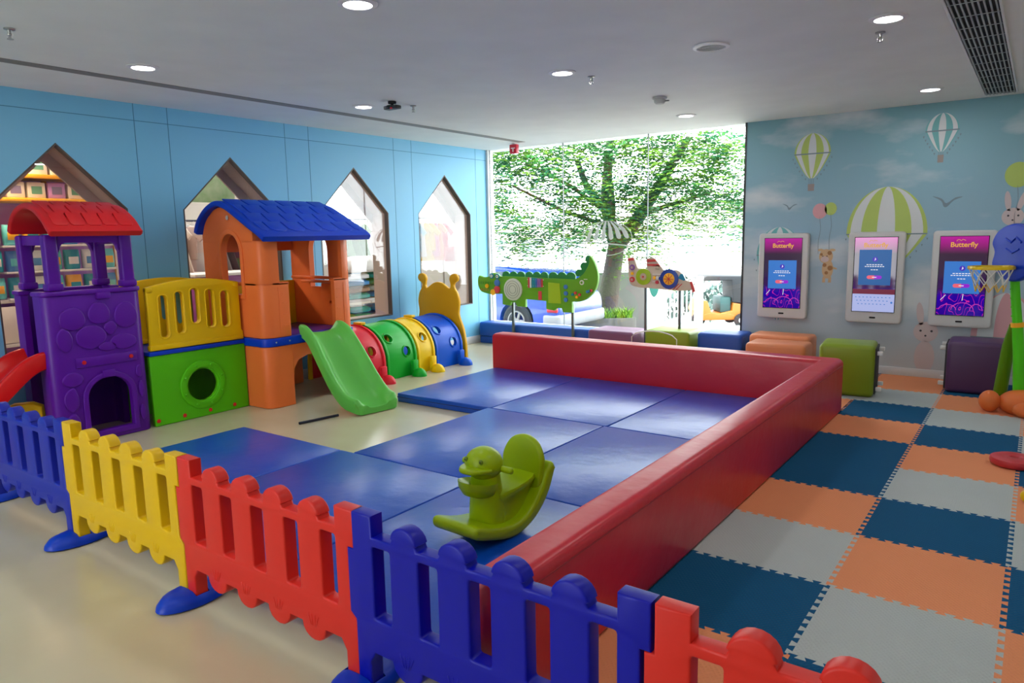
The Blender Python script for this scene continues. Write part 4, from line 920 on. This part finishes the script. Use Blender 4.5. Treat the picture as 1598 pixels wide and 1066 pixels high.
for i, (x, y, lb) in enumerate([(-3.945, -.71, 'fire sprinkler head at the upper left edge of the ceiling'), (-3.965, 2.42, 'fire sprinkler head right of the black ceiling camera'), (-2.157, 2.416, 'fire sprinkler head right of the middle ceiling light'), (-.243, 2.49, 'fire sprinkler head below the bright ceiling light at top right')]):
    o = obj('sprinkler', sg, chrome) if i == 0 else first_s.copy()
    if i == 0: first_s = o
    else: COL.objects.link(o)
    o.location = (x, y, CE); o.scale = (.8, .8, .8); tag(o, lb, 'sprinkler', 'ceiling sprinkler heads')
sd = thing('smoke_detector', 'white smoke detector on the ceiling near the shop window', 'smoke detector', (-2.13, 3.55, CE))
obj('body', lathe([(0, -.001), (.062, -.001), (.062, -.014), (.05, -.02), (.048, -.042), (.034, -.056), (0, -.058)], 24), mat('detector_grey', (196, 198, 194), .45), sd); obj('test_tab', box2(.05, -.008, -.04, .085, .008, -.03, .002), mat('detector_tab', (120, 124, 120), .5), sd)
cm = thing('ceiling_camera', 'black ceiling camera with a red dot, beside a ceiling light', 'camera', (-3.955, 2.15, CE))
g = lathe([(0, -.001), (.035, -.001), (.035, -.02), (.012, -.025), (.012, -.04), (0, -.04)], 16); obj('mount', g, dark, cm)
g = rbox(.15, .07, .03, .008, 2, (0, 0, -.052)); g.add(rbox(.05, .09, .02, .005, 2, (0, 0, -.045))); obj('body', g, mat('black_camera_plastic', (26, 28, 32), .4), cm); obj('red_dot', ell(.014, .012, .008, (.02, -.034, -.062), 12, 8), mat('camera_red', (200, 30, 60), .3), cm)
al = thing('fire_alarm', 'red fire alarm box with a white mark by the top of the shop window', 'fire alarm', (-4.90, 5.24, CE))
obj('box', box2(-.055, -.03, -.125, .055, .03, -.012, .008), mat('alarm_red', (206, 16, 50), .35), al); obj('stem', box2(-.02, -.02, -.011, .02, .02, -.001), trim_w, al)
m_ = G(); m_.add(box2(-.03, -.0325, -.066, .035, -.0305, -.054)); m_.add(box2(-.004, -.0325, -.105, .010, -.0305, -.066)); obj('white_mark', m_, white_pl, al)
vt = thing('ceiling_vent', 'long slatted air conditioning grille in the ceiling at upper right', 'vent', (.24, 3.4, CE))
obj('backing', box2(-.115, -1.95, -.004, .115, 1.97, -.001), mat('vent_black', (10, 22, 26), .8), vt)
fr_ = plate([[(-.125, -1.96), (.125, -1.96), (.125, 1.98), (-.125, 1.98)], [(-.112, -1.945), (.112, -1.945), (.112, 1.965), (-.112, 1.965)]], .012, .002, Mt(0, 0, -.007)); obj('frame', fr_, trim_w, vt)
for i in range(9): obj('slat', box2(-.101 + i * .0253 - .0042, -1.944, -.014, -.101 + i * .0253 + .0042, 1.964, -.0045), mat('vent_slat', (168, 174, 174), .45), vt)
for i in range(14): obj('cross_bar', box2(-.111, -1.87 + i * .285, -.017, .111, -1.862 + i * .285, -.0145), mat('vent_slat', (168, 174, 174)), vt)

# ------------------------------------------------------------------ shop seen through the arched windows
steel_w = mat('rack_white', (214, 214, 212), .4); amber = mat('amber_shelf', (240, 170, 30), .5); card = mat('carton_white', (226, 222, 214), .6); lilac = mat('lilac_panel', (190, 140, 210), .6)
sh = thing('display_shelf', 'amber framed display shelf behind the first arched window', 'shelf', (-7.25, .45, .002))
for z in (.52, .93, 1.86, 2.08): obj('shelf_board', box2(-.2, -.95, z, .2, .95, z + .035, .004), amber if z > 1.5 else steel_w, sh)
for y in (-.95, .30, .93): obj('upright', box2(-.2, y - .02, 0, -.16, y + .02, 2.4, .003), amber, sh)
obj('back_panel', box2(-.22, -.97, .002, -.205, .97, 2.42), lilac, sh)
obj('drawer_front', box2(.201, -.93, .56, .21, .92, .90, .003), card, sh)
ks = 0
for z, n, w, h in ((2.118, 8, .16, .17), (1.898, 9, .15, .145)):
    for i in range(n):
        y = -.42 + i * (w + .025)
        if y > 1.25: continue
        g = box2(-.1, -w / 2, 0, .1, w / 2, h, .006); g.add(box2(.1, -w * .3, h * .25, .1012, w * .3, h * .75), None, 1)
        o = obj('carton', g, [[card, lilac][(i + ks) % 3 == 2], [mat('carton_print_a', (120, 110, 150), .6), mat('carton_print_b', (90, 150, 130), .6)][i % 2]]); o.location = (-7.2, .45 + y, z + .0025)
        tag(o, '%s printed carton from the left on the %s amber shelf behind the first arched window' % (ORD(i), ['upper', 'lower'][ks]), 'box', 'cartons on the amber shelf')
    ks += 1
pk = [mat('pack_teal', (20, 150, 160), .35), mat('pack_aqua', (90, 190, 190), .35), mat('pack_white', (224, 228, 226), .35), mat('pack_amber', (240, 176, 40), .4), mat('pack_blue', (60, 130, 190), .35)]
n = 0
for r, z in enumerate((1.46, 1.22, .975)):
    for i in range(8):
        y = -.2 + i * .165; mi = [0, 2, 1, 3, 0, 4, 2, 1][(i + r * 3) % 8]
        g = loft([ringsec(0, 0, .03, .065, e=4), ringsec(0, .03, .05, .07, e=3), ringsec(0, .13, .05, .07, e=3), ringsec(0, .19, .012, .07, e=4)]); g.add(box2(.046, -.045, .05, .0515, .045, .12, .002), None, 1)
        o = obj('baby_pack', g, [pk[mi], pk[(mi + 2) % 5]], smooth=50); o.location = (-7.08, y + .16, z)
        tag(o, '%s packet from the left in the %s row behind the first arched window' % (ORD(i), ['top', 'middle', 'bottom'][r]), 'packet', 'packets on show behind the first window')
    obj('shelf_board', box2(-.02, -.25, z - .022, .24, 1.18, z - .003, .002), steel_w, sh)
for i in range(4):
    o = obj('folded_blanket', rbox(.34, .9, .075, .03, 3), mat('blanket_%s' % 'abcd'[i], [(150, 110, 80), (206, 190, 170), (120, 84, 64), (190, 160, 130)][i], .9)); o.location = (-7.15, .45, .045 + i * .081)
    tag(o, ['lowest', 'second lowest', 'second', 'topmost'][i] + ' folded blanket of the pile under the amber shelf', 'blanket', 'folded blankets under the shelf')
def garment(kind, m, loc, rz, label, group):
    if kind == 'dress': P = [(-.10, 0), (-.06, .01), (0, -.03), (.06, .01), (.10, 0), (.18, -.10), (.14, -.15), (.10, -.11), (.10, -.24), (.17, -.52), (-.17, -.52), (-.10, -.24), (-.10, -.11), (-.14, -.15), (-.18, -.10)]
    elif kind == 'trousers': P = [(-.10, 0), (.10, 0), (.13, -.46), (.03, -.46), (0, -.16), (-.03, -.46), (-.13, -.46)]
    else: P = [(-.11, 0), (-.06, .01), (0, -.03), (.06, .01), (.11, 0), (.21, -.13), (.16, -.18), (.12, -.13), (.125, -.38), (-.125, -.38), (-.12, -.13), (-.16, -.18), (-.21, -.13)]
    t = thing('hanging_garment', label, 'garment', loc, rz, group)
    gg = plate([P], .035, .014, Mt(0, 0, -.06) @ onY(0)); obj('cloth', gg, m, t, smooth=60)
    obj('hanger', tube([(-.10, 0, -.065), (0, 0, -.025), (.10, 0, -.065)], .005, 6).add(tube([(0, 0, -.025), (0, 0, .0), (.012, 0, .012), (.02, 0, 0)], .003, 6)), steel_w, t); return t
def rack(x, ya, yb, z, label):
    t = thing('clothes_rack', label, 'clothes rack', (x, (ya + yb) / 2, .002)); h = (yb - ya) / 2
    obj('rail', tube([(0, -h, z), (0, h, z)], .012, 10), mat('rail_dark', (60, 60, 62), .4), t)
    for s in (-h, h): obj('upright', tube([(0, s, 0), (0, s, z)], .014, 10), steel_w, t); obj('foot', box2(-.2, s - .02, 0, .2, s + .02, .03, .004), steel_w, t)
cl = [mat('cloth_%d' % i, c, .9) for i, c in enumerate([(196, 180, 164), (170, 150, 140), (206, 196, 190), (120, 108, 104), (60, 56, 64), (96, 60, 84), (100, 130, 80), (214, 210, 206), (220, 190, 60), (200, 90, 120), (90, 160, 190), (230, 140, 80), (190, 60, 80)])]
rack(-7.38, 1.95, 2.92, 1.70, 'clothes rack with beige garments behind the second arched window')
for i in range(9): garment(['dress', 'shirt', 'dress'][i % 3], cl[[0, 1, 2, 0, 1, 3, 4, 5, 6][i]], (-7.38, 2.06 + i * .095, 1.69), radians(28 + (i * 37) % 25), '%s garment from the left on the rack behind the second arched window' % ORD(i), 'beige clothes behind the second window')
tb = thing('display_table', 'white topped purple display table behind the second arched window', 'table', (-6.9, 2.3, .002)); obj('top', box2(-.24, -.5, 1.08, .26, .55, 1.11, .004), steel_w, tb); obj('cabinet', box2(-.22, -.48, 0, .24, .53, 1.079, .006), mat('cabinet_purple', (130, 60, 130), .5), tb)
po = obj('leaf_poster', box2(-.01, -.28, 0, .01, .28, .5, .002), [mat('poster_leaf', (206, 224, 196), .6, vary=(9, (90, 160, 70)))]); po.location = (-7.1, 2.36, 1.90); tag(po, 'leafy green poster high behind the second arched window', 'poster')
obj('hanging_wire', tube([(0, -.2, .5), (0, -.2, .76)], .003, 6).add(tube([(0, .2, .5), (0, .2, .76)], .003, 6)), steel_w, po)
rack(-7.08, 3.95, 4.70, 1.72, 'short clothes rack with green dresses behind the third arched window')
for i in range(4): garment('dress', mat('dress_green_%d' % (i % 2), [(86, 116, 70), (110, 140, 100)][i % 2], .9), (-7.08, 4.12 + i * .14, 1.71), radians(70 - i * 9), '%s green dress from the left behind the third arched window' % ORD(i), 'green dresses behind the third window')
gs = thing('goods_shelf', 'white shelf stacked with plastic bags behind the third arched window', 'shelf', (-6.55, 4.10, .002))
for z in (.06, .40, .66): obj('shelf_board', box2(-.22, -.55, z, .22, .55, z + .03, .003), steel_w, gs)
for y in (-.53, .53): obj('upright', box2(-.2, y - .015, 0, .2, y + .015, .7, .003), steel_w, gs)
bm_ = [mat('bag_teal', (40, 170, 160), .25), mat('bag_green', (110, 170, 90), .25), mat('bag_white', (216, 222, 222), .2), mat('bag_blue', (40, 130, 190), .25), mat('bag_brown', (150, 120, 96), .3)]
k = 0
for z0, rows in ((.692, 4), (.432, 2), (.092, 3)):
    for r in range(rows):
        for c in range(2):
            g = loft([ringsec(0, .0, .17, .20, e=3), ringsec(0, .012, .20, .235, e=3), ringsec(0, .05, .20, .235, e=3), ringsec(0, .075, .15, .19, e=3)]); g.add(box2(-.1, -.12, .07, .1, .12, .0785, .003), None, 1)
            o = obj('plastic_bag', g, [bm_[(k * 2 + c) % 5], bm_[(k + 2) % 5]], smooth=60); o.location = (-6.54, 3.85 + c * .49, z0 + .003 + r * .083)
            tag(o, '%s plastic bag, %s shelf, %s layer up, behind third arched window' % (['left', 'right'][c], {.692: 'top', .432: 'middle', .092: 'bottom'}[z0], ORD(r)), 'bag', 'plastic bags on the goods shelf'); k += 1
wb = obj('white_sack', loft([ringsec(0, 0, .18, .42, e=2.6), ringsec(0, .04, .22, .48, e=2.6), ringsec(0, .14, .2, .42, e=2.4), ringsec(0, .2, .1, .25, e=2.2)]), mat('sack_white', (232, 232, 230), .5), smooth=70); wb.location = (-6.54, 4.10, 1.03); tag(wb, 'large white sack lying on the bags behind the third arched window', 'sack')
rack(-6.35, 4.75, 5.45, 1.72, 'clothes rack with bright garments behind the fourth arched window')
for i in range(7): garment(['shirt', 'trousers', 'dress'][i % 3], cl[[10, 7, 8, 8, 9, 11, 12][i]], (-6.35, 4.82 + i * .095, 1.71), radians(35 + (i * 31) % 30), '%s bright garment from the left behind the fourth arched window' % ORD(i), 'bright clothes behind the fourth window')
sg_ = obj('reflection_panel', box2(-.01, -.15, 0, .01, .15, .2, .002), mat('reflection_red', (206, 50, 60), .5)); sg_.location = (-6.05, 5.3, 1.12); tag(sg_, 'small red panel standing in for a glass reflection behind the fourth arched window', 'reflection panel')  # red reflection in the window glass, built as a solid panel
obj('panel_post', tube([(0, 0, -1.118), (0, 0, .0)], .008, 8), steel_w, sg_)

# ------------------------------------------------------------------ outside the shop window
def AT(px, py, d): return CAM + (FW + RT * ((px - 799) / FPX) - UP * ((py - 533) / FPX)) * d
FH = V((-sin(YAW), cos(YAW), 0))
def gz(x, y): return -.38 - .115 * ((V((x, y, 0)) - V((CAM.x, CAM.y, 0))).dot(FH) - 13)
g = G(); A = [(-40, 5.72), (6, 5.72), (10, 45), (-40, 45)]
g.v = [V((x, y, gz(x, y))) for x, y in A]; g.f = [(0, 1, 2, 3)]; g.m = [0]
g.v += [p - V((0, 0, .2)) for p in g.v]; g.f += [(7, 6, 5, 4), (0, 4, 5, 1), (1, 5, 6, 2), (2, 6, 7, 3), (3, 7, 4, 0)]; g.m += [0] * 5
struct('ground_street', g, mat('pale_asphalt', (160, 158, 154), .9, vary=(1, (140, 138, 134))), smooth=0)
struct('wall_facade', box2(-9.4, WB + .12, CE, XR + .2, WB + .3, CE + .2), wall_white, smooth=0)
bark = mat('tree_bark', (84, 72, 70), .9, bump=(14, .8, .03)); twig = mat('pale_branch', (112, 84, 58), .9)
base = AT(957, 470, 15); tree = thing('street_tree', 'broad street tree with feathery light green leaves outside the window', 'tree', (base.x, base.y, gz(base.x, base.y)))
it = Mt(-base.x, -base.y, -gz(base.x, base.y))
def branch(name, pts, rr, m):
    P = [AT(*p) for p in pts]; n_ = 5; Q = []; Rr = []
    for i in range(len(P) - 1):
        for j in range(n_): f = j / n_; Q.append(P[i].lerp(P[i + 1], f)); Rr.append(rr[i] + (rr[i + 1] - rr[i]) * f)
    Q.append(P[-1]); Rr.append(rr[-1]); return obj(name, tube(Q, Rr, 10).T(it), m, tree, smooth=60)
branch('trunk', [(936, 560, 15), (951, 455, 15), (964, 368, 15)], [.25, .21, .17], bark)
for p, r in (([(962, 385, 15), (945, 320, 15), (950, 240, 15.2), (955, 170, 15.4)], [.17, .12, .09, .05]), ([(962, 385, 15), (1000, 335, 14.8), (1035, 280, 14.5), (1075, 215, 14)], [.17, .13, .10, .06]), ([(945, 330, 15), (915, 290, 14.7), (900, 250, 14.4)], [.09, .07, .05])): branch('branch', p, r, bark)
for p, r in (([(955, 380, 14.8), (957, 320, 14.6), (948, 240, 14.4)], [.06, .05, .03]), ([(945, 330, 15), (890, 290, 14), (820, 255, 13.5)], [.05, .035, .02]), ([(940, 350, 15), (880, 330, 14), (800, 290, 13.5)], [.05, .035, .02]), ([(1000, 335, 15), (1060, 315, 14.5), (1110, 300, 14)], [.06, .04, .025])): branch('branch', p, r, twig)
lv = [mat('leaf_light', (112, 152, 52), .6), mat('leaf_mid', (64, 126, 62), .6), mat('leaf_deep', (34, 98, 68), .6)]
for m in lv:
    nt = m.node_tree; b = nt.nodes['Principled BSDF']; tr = nt.nodes.new('ShaderNodeBsdfTranslucent'); mx = nt.nodes.new('ShaderNodeMixShader'); mx.inputs[0].default_value = .5
    tr.inputs[0].default_value = b.inputs['Base Color'].default_value; o = nt.nodes['Material Output']
    nt.links.new(b.outputs[0], mx.inputs[1]); nt.links.new(tr.outputs[0], mx.inputs[2]); nt.links.new(mx.outputs[0], o.inputs[0])
random.seed(11)
fol = G()
clusters = [(800, 240, 13.5, 45, 45), (860, 215, 14, 50, 40), (930, 215, 14.5, 60, 40), (1000, 225, 14, 60, 45), (1070, 220, 14, 55, 40), (1130, 235, 13.5, 45, 50), (1100, 290, 13.8, 60, 40), (1150, 310, 13.4, 30, 40), (1040, 285, 14, 55, 35), (970, 285, 14.3, 50, 35), (900, 300, 14, 50, 40), (880, 345, 13.8, 40, 35), (930, 345, 14.4, 45, 30), (990, 350, 14.5, 40, 35), (775, 320, 13.3, 25, 45), (810, 350, 13.3, 35, 40), (1000, 390, 15.5, 25, 15), (850, 270, 13.7, 45, 35), (1060, 330, 14.2, 45, 18), (765, 245, 13.2, 25, 50)]
for (px, py, d, sx, sy) in clusters:
    for _ in range(int(sx * sy / 19)):
        c = AT(px + random.gauss(0, sx * .55), py + random.gauss(0, sy * .5), d + random.gauss(0, .55))
        az = random.uniform(0, 2 * pi); L_ = random.uniform(.42, .75); mi = random.choice((0, 0, 1, 1, 2)); dr_ = random.uniform(.4, 1.5)
        ax = V((cos(az), sin(az), 0)); sd_ = V((-sin(az), cos(az), 0)); prev = c
        for s in range(6):
            t = s / 6; q = c + ax * (L_ * t) + V((0, 0, -dr_ * L_ * t * t)); w = .15 * (1 - .5 * abs(t - .4))
            for sg2 in (-1, 1):
                k = len(fol.v); o_ = q + sd_ * (sg2 * w) + ax * .03 + V((0, 0, -.03)); fol.v += [q, q + ax * .04 + sd_ * sg2 * w * .4, o_, q - ax * .03 + sd_ * sg2 * w * .5]; fol.f.append((k, k + 1, k + 2, k + 3)); fol.m.append(mi)
fo = obj('foliage', fol.T(it), lv, tree, smooth=0); fo['kind'] = 'stuff'
# planter, wall, post, banner, gate
pA, pB = AT(897, 506, 14.4), AT(990, 510, 14.4); pc = (pA + pB) / 2; pang = math.atan2(pB.y - pA.y, pB.x - pA.x); zb = gz(pc.x, pc.y)
plt = thing('planter', 'long grey kerbside planter of bright grass outside the window', 'planter', (pc.x, pc.y, zb), pang)
hl = (pB - pA).length / 2; conc = mat('concrete', (88, 88, 84), .9, bump=(20, .3, .01))
obj('trough', plate([rrect(-hl, -.3, hl, .3, .1), rrect(-hl + .07, -.23, hl - .07, .23, .06)], .34, .012, Mt(0, 0, .17)), conc, plt); obj('soil', box2(-hl + .08, -.22, .15, hl - .08, .22, .26), mat('soil', (90, 74, 58), .95), plt)
gg = G()
for _ in range(700):
    x, y = random.uniform(-hl + .09, hl - .09), random.uniform(-.21, .21); a = random.uniform(0, 2 * pi); h = random.uniform(.12, .3); b = V((cos(a), sin(a), 0)); s_ = V((-sin(a), cos(a), 0)) * .012; p0 = V((x, y, .25)); k = len(gg.v)
    gg.v += [p0 - s_, p0 + s_, p0 + b * h * .25 + V((0, 0, h * .7)) + s_ * .7, p0 + b * h * .6 + V((0, 0, h)), p0 + b * h * .25 + V((0, 0, h * .7)) - s_ * .7]; gg.f.append((k, k + 1, k + 2, k + 3, k + 4)); gg.m.append(random.choice((0, 0, 1)))
go = obj('grass', gg, [mat('grass_bright', (124, 164, 40), .7), mat('grass_mid', (84, 136, 44), .7)], plt, smooth=0); go['kind'] = 'stuff'
def post_at(name, px, py, d, w, h, m, label, catg, group=None):
    p = AT(px, py, d); z = gz(p.x, p.y); o = obj(name, box2(-w / 2, -w / 2, 0, w / 2, w / 2, h, .01), m); o.location = (p.x, p.y, z); o.rotation_euler = (0, 0, YAW); return tag(o, label, catg, group)
p = AT(950, 470, 16.5); lw_ = obj('street_wall', box2(-3.4, -.1, -.3, 1.0, .1, 1.35, .01), mat('weathered_wall', (128, 126, 122), .9, vary=(2, (100, 100, 98)))); lw_.location = (p.x, p.y, gz(p.x, p.y)); lw_.rotation_euler = (0, 0, YAW); tag(lw_, 'weathered pale street wall behind the planter and tree', 'wall')
post_at('bollard', 906, 470, 15.3, .16, .95, mat('post_red', (130, 36, 36), .6), 'faded red post standing behind the grass planter', 'post')
p = AT(1020, 500, 12); bn = thing('banner_stand', 'white upright banner with a teal shield outside the window', 'banner', (p.x, p.y, gz(p.x, p.y)), YAW)
obj('panel', box2(-.14, -.012, .02, .14, .012, 1.05, .004), white_pl, bn); obj('teal_shield', plate([[(-.085, .92), (.085, .92), (.08, .80)] + spline([(.08, .80), (.045, .70), (0, .66), (-.045, .70), (-.08, .80)], 3, False)[1:]], .004, .0005, onY(-.0145)), mat('shield_teal', (4, 96, 86), .5), bn); obj('foot', box2(-.16, -.12, 0, .16, .12, .018, .003), conc, bn)
p = AT(1062, 500, 17); gt = thing('railing_gate', 'white metal railing gate between banner and auto rickshaw', 'gate', (p.x, p.y, gz(p.x, p.y)), YAW)
for x in (-.46, .44): obj('gate_post', box2(x - .07, -.07, 0, x + .07, .07, 1.25, .01), white_pl, gt)
for z in (.12, 1.08): obj('rail', box2(-.389, -.025, z, .369, .025, z + .07, .006), white_pl, gt)
for i in range(8): obj('bar', box2(-.345 + i * .097 - .016, -.018, .191, -.345 + i * .097 + .016, .018, 1.079, .004), white_pl, gt)
# blue car (rear wheel toward the window, front to the left)
tyre = mat('tyre_rubber', (26, 27, 29), .8); car_b = mat('car_blue_paint', (2, 56, 170), .25, .6, coat=.5); car_g = mat('car_glass', (70, 84, 92), .1); sill = mat('car_sill_grey', (120, 124, 128), .6)
w_ = AT(815, 497, 13); cz = gz(w_.x, w_.y)
car = thing('car', 'blue car parked outside behind the crocodile board', 'car', (w_.x, w_.y + .6, cz))
bo = spline([(.86, .30), (.90, .52), (.84, .74), (.62, .90), (.3, 1.18), (-.2, 1.27), (-1.1, 1.27), (-1.7, 1.12), (-2.15, .88), (-2.9, .78), (-3.2, .6), (-3.22, .34)], 4, False) + [(-3.2, .22), (.8, .22)]
bg_ = plate([bo], 1.56, .08, onY(0), res=3)
whx = (0, -2.45)
bg_ = cut(bg_, [tube([(x, -1, .31), (x, 1, .31)], .37, 24) for x in whx])
obj('body', bg_, car_b, car, smooth=50)
gl = G()
for s in (-1, 1): gl.add(plate([[(.28, .88), (.10, 1.12), (-.2, 1.19), (-.72, 1.19), (-.72, .86)]], .01, .002, onY(s * .783))); gl.add(plate([[(-.78, .86), (-.78, 1.19), (-1.1, 1.19), (-1.55, 1.08), (-1.85, .86)]], .01, .002, onY(s * .783)))
obj('side_window', gl, car_g, car)
for x in whx:
    for s in (-1, 1):
        wg = lathe([(.18, -.09), (.27, -.1), (.31, -.07), (.31, .07), (.27, .1), (.18, .09), (.18, -.09)], 28).T(Mt(x, s * .68, .311) @ Matrix.Rotation(radians(90), 4, 'X')); wo = obj('wheel', wg, tyre, car, smooth=40)
        al_ = lathe([(0, -.02), (.05, -.03), (.05, .02), (0, .02)], 16); al_.add(lathe([(.165, -.05), (.185, -.05), (.185, .05), (.165, .05), (.165, -.05)], 28))
        for a in range(5): al_.add(rbox(.15, .05, .03, .008, 2, (.1, 0, 0)).T(Matrix.Rotation(2 * pi * a / 5, 4, 'Z')))
        obj('alloy', al_.T(Mt(x, s * .745, .311) @ Matrix.Rotation(radians(90), 4, 'X')), mat('alloy_silver', (130, 132, 134), .35, .5, .4), wo)
obj('bumper', box2(.56, -.80, .24, .93, .80, .46, .05, 3), mat('bumper_sunlit', (120, 124, 130), .4), car); obj('tail_light', box2(.66, -.806, .50, .87, -.72, .58, .015), mat('lamp_red', (150, 20, 36), .3), car); obj('sill', box2(-2.0, -.79, .2, -.42, .79, .27, .02), sill, car)  # pale bumper tone holds the sun's overexposure in its colour
# auto rickshaw
p = AT(1118, 500, 22); rk = thing('auto_rickshaw', 'yellow auto rickshaw with black canopy parked across the street', 'rickshaw', (p.x, p.y, gz(p.x, p.y)), YAW)
ry_ = mat('rickshaw_yellow', (156, 92, 14), .45); rb_ = mat('rickshaw_canopy', (18, 20, 26), .7)
obj('body', plate([[(-.62, .22), (.95, .22), (.98, .62), (.35, .74), (.32, .5), (-.05, .42), (-.30, .46), (-.42, .80), (-.66, .82), (-.76, .5)]], 1.0, .03, onY(0)), ry_, rk)
obj('canopy', plate([[(.33, .76), (.98, .66), (.99, 1.35), (.8, 1.52), (-.45, 1.55), (-.62, 1.44), (-.52, 1.40), (.28, 1.40)]], 1.04, .03, onY(0)), rb_, rk)
obj('windscreen_frame', tube([(-.60, -.45, .82), (-.50, -.45, 1.42), (-.50, .45, 1.42), (-.60, .45, .82)], .025, 8), white_pl, rk)
obj('seat', box2(-.02, -.42, .44, .30, .42, .9, .04), mat('rickshaw_seat', (26, 66, 66), .6), rk)
for x, y in ((.58, -.45), (.58, .45), (-.55, 0)):
    wg = lathe([(0, -.03), (.09, -.04), (.10, -.055), (.2, -.05), (.21, 0), (.2, .05), (.10, .055), (.09, .04), (0, .03)], 22).T(Mt(x, y * 1.2, .212) @ Matrix.Rotation(radians(90), 4, 'X')); wo = obj('wheel', wg, tyre, rk, smooth=40)
    obj('hub', lathe([(0, -.062), (.085, -.06), (.085, .06), (0, .062)], 16).T(Mt(x, y * 1.2, .212) @ Matrix.Rotation(radians(90), 4, 'X')), mat('hub_grey', (190, 190, 190), .5), wo)
# pale far buildings
def building(px, d, w, h, label, off=0):
    p = AT(px, 420, d); z = gz(p.x, p.y); b = thing('building', label, 'building', (p.x, p.y, z), YAW)
    obj('wall', box2(-w / 2, 0, -.5, w / 2, 6, h, 0), mat('building_white', (226, 222, 218), .8), b, smooth=0)
    for r in range(int(h / 2.6)):
        obj('ledge', box2(-w / 2 - .1, -.5, 2.4 + r * 2.6, w / 2 + .1, .0, 2.55 + r * 2.6), mat('building_ledge', (206, 204, 202), .8), b, smooth=0)
        for i in range(int(w / 2.2)): obj('window', box2(-w / 2 + .6 + i * 2.2, -.03, .9 + r * 2.6, -w / 2 + 1.8 + i * 2.2, .02, 2.1 + r * 2.6), mat('building_window', (150, 160, 166), .4), b, smooth=0)
building(1110, 38, 9, 6.2, 'pale low building behind the auto rickshaw, right side of the window'); building(800, 40, 9, 5.4, 'pale low building far behind the blue car')
for i, (px, py, d, s) in enumerate([(1080, 445, 30, 1.0), (830, 430, 34, .9), (1140, 440, 33, 1.1)]):
    p = AT(px, py, d); bu = G(); z = gz(p.x, p.y); random.seed(i)
    for _ in range(500):
        q = V((random.gauss(0, .9 * s), random.gauss(0, .6 * s), abs(random.gauss(.8, .4)) * s + .1)); a = V((random.gauss(0, 1), random.gauss(0, 1), random.gauss(0, 1))).normalized() * .16; b = a.cross(V((.3, .2, 1))).normalized() * .09; k = len(bu.v); bu.v += [q - a, q + b, q + a, q - b]; bu.f.append((k, k + 1, k + 2, k + 3)); bu.m.append(0)
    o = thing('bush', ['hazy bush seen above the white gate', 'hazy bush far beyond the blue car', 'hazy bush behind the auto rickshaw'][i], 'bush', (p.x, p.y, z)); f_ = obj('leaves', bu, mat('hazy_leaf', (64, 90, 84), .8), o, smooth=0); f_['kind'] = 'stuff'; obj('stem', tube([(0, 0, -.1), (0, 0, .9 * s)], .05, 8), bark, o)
# white balloon transfer stuck on the shop glass
dm = mat('white_transfer', (226, 232, 234), .6); dg = G(); cx_, cz_ = -3.80, 1.46
pd = AT(947, 372, 1); dd = pd - CAM; t_ = (WB + .038 - CAM.y) / dd.y; c_ = CAM + dd * t_; cx_, cz_ = c_.x, c_.z
for k in range(5):
    a0, a1 = -60 + k * 26, -60 + k * 26 + 13
    P = [(cx_ + .34 * sin(radians(a0)) * s, cz_ + .20 * cos(radians(s * 90 - 90)) * 0 + .20 * (1 - (1 - s) ** 0) + .0) for s in (0, 1)]
for k in range(6):
    x0 = -.30 + k * .11; dg.add(plate([spline([(cx_ + x0, cz_ - .02 + .03 * k / 5), (cx_ + x0 * .75, cz_ + .12), (cx_ + x0 * .35, cz_ + .20), (cx_ + x0 * .35 + .02, cz_ + .20), (cx_ + (x0 + .055) * .8, cz_ + .12), (cx_ + x0 + .055, cz_ - .02 + .03 * k / 5)], 3)], .001, 0, onY(WB + .0385)))
dg.add(plate([arcpts(cx_, cz_, .35, .215, 0, 360, 40)[:-1], arcpts(cx_, cz_, .342, .207, 0, 360, 40)[:-1]], .001, 0, onY(WB + .0385)))
dg.add(plate([[(cx_ - .34, cz_ - .04), (cx_ + .3, cz_ - .10), (cx_ + .3, cz_ - .085), (cx_ - .34, cz_ - .025)]], .001, 0, onY(WB + .0385)))
do = obj('window_transfer', dg, dm, w5, smooth=0)
